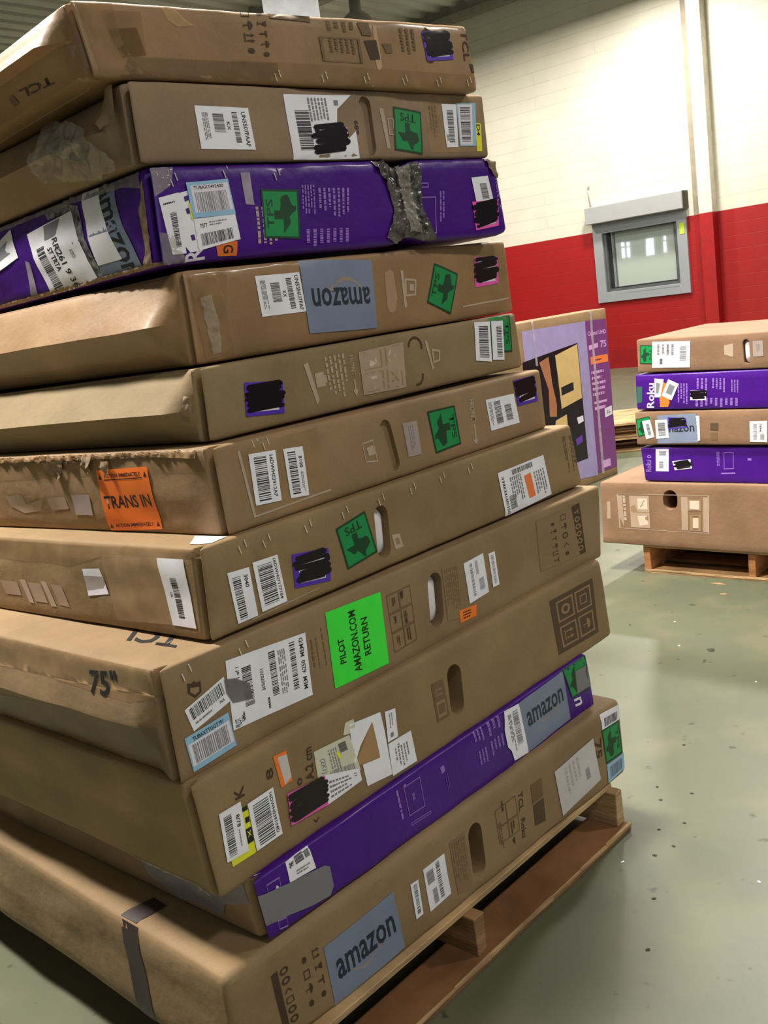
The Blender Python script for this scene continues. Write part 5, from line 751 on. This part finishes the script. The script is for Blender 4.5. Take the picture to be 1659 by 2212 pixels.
put('torn_flap', ct2.patch('l', ct2.poly_tris([(.036, .97), (.11, .95), (.115, .66), (.085, .5), (.06, .56), (.036, .5)]), .004, .012, lambda a, b, x, y: .01*math.sin(a*30)+.012*(1-b)), 'card_b', r2, label='torn cardboard flap at the corner')
# corner tape on carton 4 and lids
crumple(ct4, 'f', [(.01, .95), (.07, .93), (.085, .5), (.09, .06), (.02, .05), (.012, .5)], .0008, .006, 34, 'tape', r4, 'corner_tape', 'wrinkled clear tape over the corner', .008)
crumple(ct4, 'f', [(.025, .7), (.05, .72), (.06, .4), (.055, .1), (.035, .08)], .003, .008, 60, 'crinkle', r4, 'tape_ridge', 'bright wrinkle in the corner tape', .006)
crumple(ct1, 'f', [(.01, .97), (.08, .97), (.075, .5), (.1, .06), (.015, .05)], .0008, .004, 24, 'tape', r1, 'corner_tape', 'wrinkled tape over the corner', .01)
crumple(ct6, 'l', [(.05, .99), (.95, .99), (.95, .93), (.5, .90), (.2, .93), (.05, .9)], .001, .010, 36, 'card_shiny', r6, 'torn_edge', 'ragged torn paper along the top edge', .01)
for a, b, w_, h_ in ((.52, .93, .07, .28), (.40, .96, .05, .22), (.34, .9, .03, .2)):
    crumple(ct6, 'l', [(a, b), (a+w_, b), (a+w_*.7, b-h_*.6), (a+w_*.4, b-h_), (a+.005, b-h_*.5)], .004, .02, 30, 'card_b', r6, 'torn_paper', 'loose torn scrap of paper', .01)
crumple(ct5, 'l', [(.032, .62), (.05, .66), (.052, .4), (.036, .36)], .002, .008, 40, 'card_b', r5, 'torn_edge', 'frayed corner edge', .008)
crumple(ct9, 'l', [(.03, .05), (.3, .06), (.3, .0), (.03, .0)], .001, .006, 40, 'crinkle', r9, 'edge_tape', 'scrap of shiny tape at the lower edge', .01)
crumple(ct3, 'f', [(.955, .99), (.995, .97), (.995, .75), (.975, .8)], .002, .008, 50, 'card_b', r3, 'torn_corner', 'torn brown corner', .008)
# ================================================================ RIGHT STACK
G2 = 'cartons stacked at the right edge'
basic('grey_label', srgb(170, 160, 150), .6)
kw = dict(hx=.05, hz=.03, hy=.08)
for bid, lb, mt in ((21, 'top brown carton of the right stack with green sticker and white label', 'card_pink'), (22, 'purple carton lettered Roku, second from the top of the right stack', 'purple'), (23, 'brown carton between two purple cartons in the right stack', 'card_pink'), (24, 'lower purple carton resting on the thick carton in the right stack', 'purple'), (25, 'thick brown carton with black square hand hole at the base of the right stack', 'card_pink')):
    carton(bid, 'television_carton', lb, 'box', mt, G2, ov=dict(hx=.04, hz=.03, hy=.08), amp=.004, rad=.008)
# ================================================================ DISPLAY CARTON
carton(30, 'display_carton', 'upright television carton with lilac and purple printed front between the stacks', 'box', 'card_a', None, ov=dict(hx=.06, hz=.06, hy=.08), amp=.003, rad=.008)
# ================================================================ FLOOR DEBRIS
rnd = random.Random(4)
SPECK = [(1.039,4.303),(.886,3.072),(.721,2.819),(.806,2.753),(.733,2.595),(.655,2.579),(.667,2.486),(.605,2.454),(.547,2.264),(.476,2.072),(.708,2.740)]
WHITE = [(1.233,4.266),(1.157,3.967),(1.297,3.497),(.514,2.444),(.820,2.274)]
basic('dirt', srgb(52, 50, 40), .8)
def scrap(name, x, y, r, h, mat, label, cat, group, stretch=1.0):
    n = 9; a0 = rnd.random()*3; V = [(r*rnd.uniform(.5, 1)*math.cos(a0+6.283*i/n)*stretch, r*rnd.uniform(.5, 1)*math.sin(a0+6.283*i/n), .0008) for i in range(n)]+[(0, 0, h)]
    F = [(i, (i+1) % n, n) for i in range(n)]; o = put(name, mesh(V, F), mat, None, label=label, category=cat)
    if group: o['group'] = group
    o.location = (x, y, 0); o.rotation_euler = (0, 0, rnd.random()*6); return o
for x, y in SPECK: scrap('dirt_crumb', x, y, .006, .003, 'dirt', 'small dark crumb of dirt lying on the grey green floor', 'dirt', 'dark crumbs scattered on the floor', 1.4)
for x, y in WHITE: scrap('paper_scrap', x, y, .0045, .003, 'paper', 'tiny white paper scrap lying on the grey green floor', 'scrap', 'white scraps scattered on the floor', 1.5)
scrap('wood_splinter', 1.60, 4.72, .011, .006, 'wood_mid', 'pale wood splinter on the floor in front of the right pallet', 'splinter', None, 5)
scrap('wood_splinter', 1.561, 4.558, .016, .003, 'wood_mid', 'flat pale chip on the floor nearer than the splinter', 'splinter', None, 1.6)
scrap('dry_leaf', 1.259, 3.872, .018, .006, 'dirt', 'curled dark leaf on the open floor right of the stack', 'leaf', None, 1.6)

for root, base in ROOTS:
    root.location = base
    for ch in root.children: ch.matrix_parent_inverse = Matrix.Translation(-base)
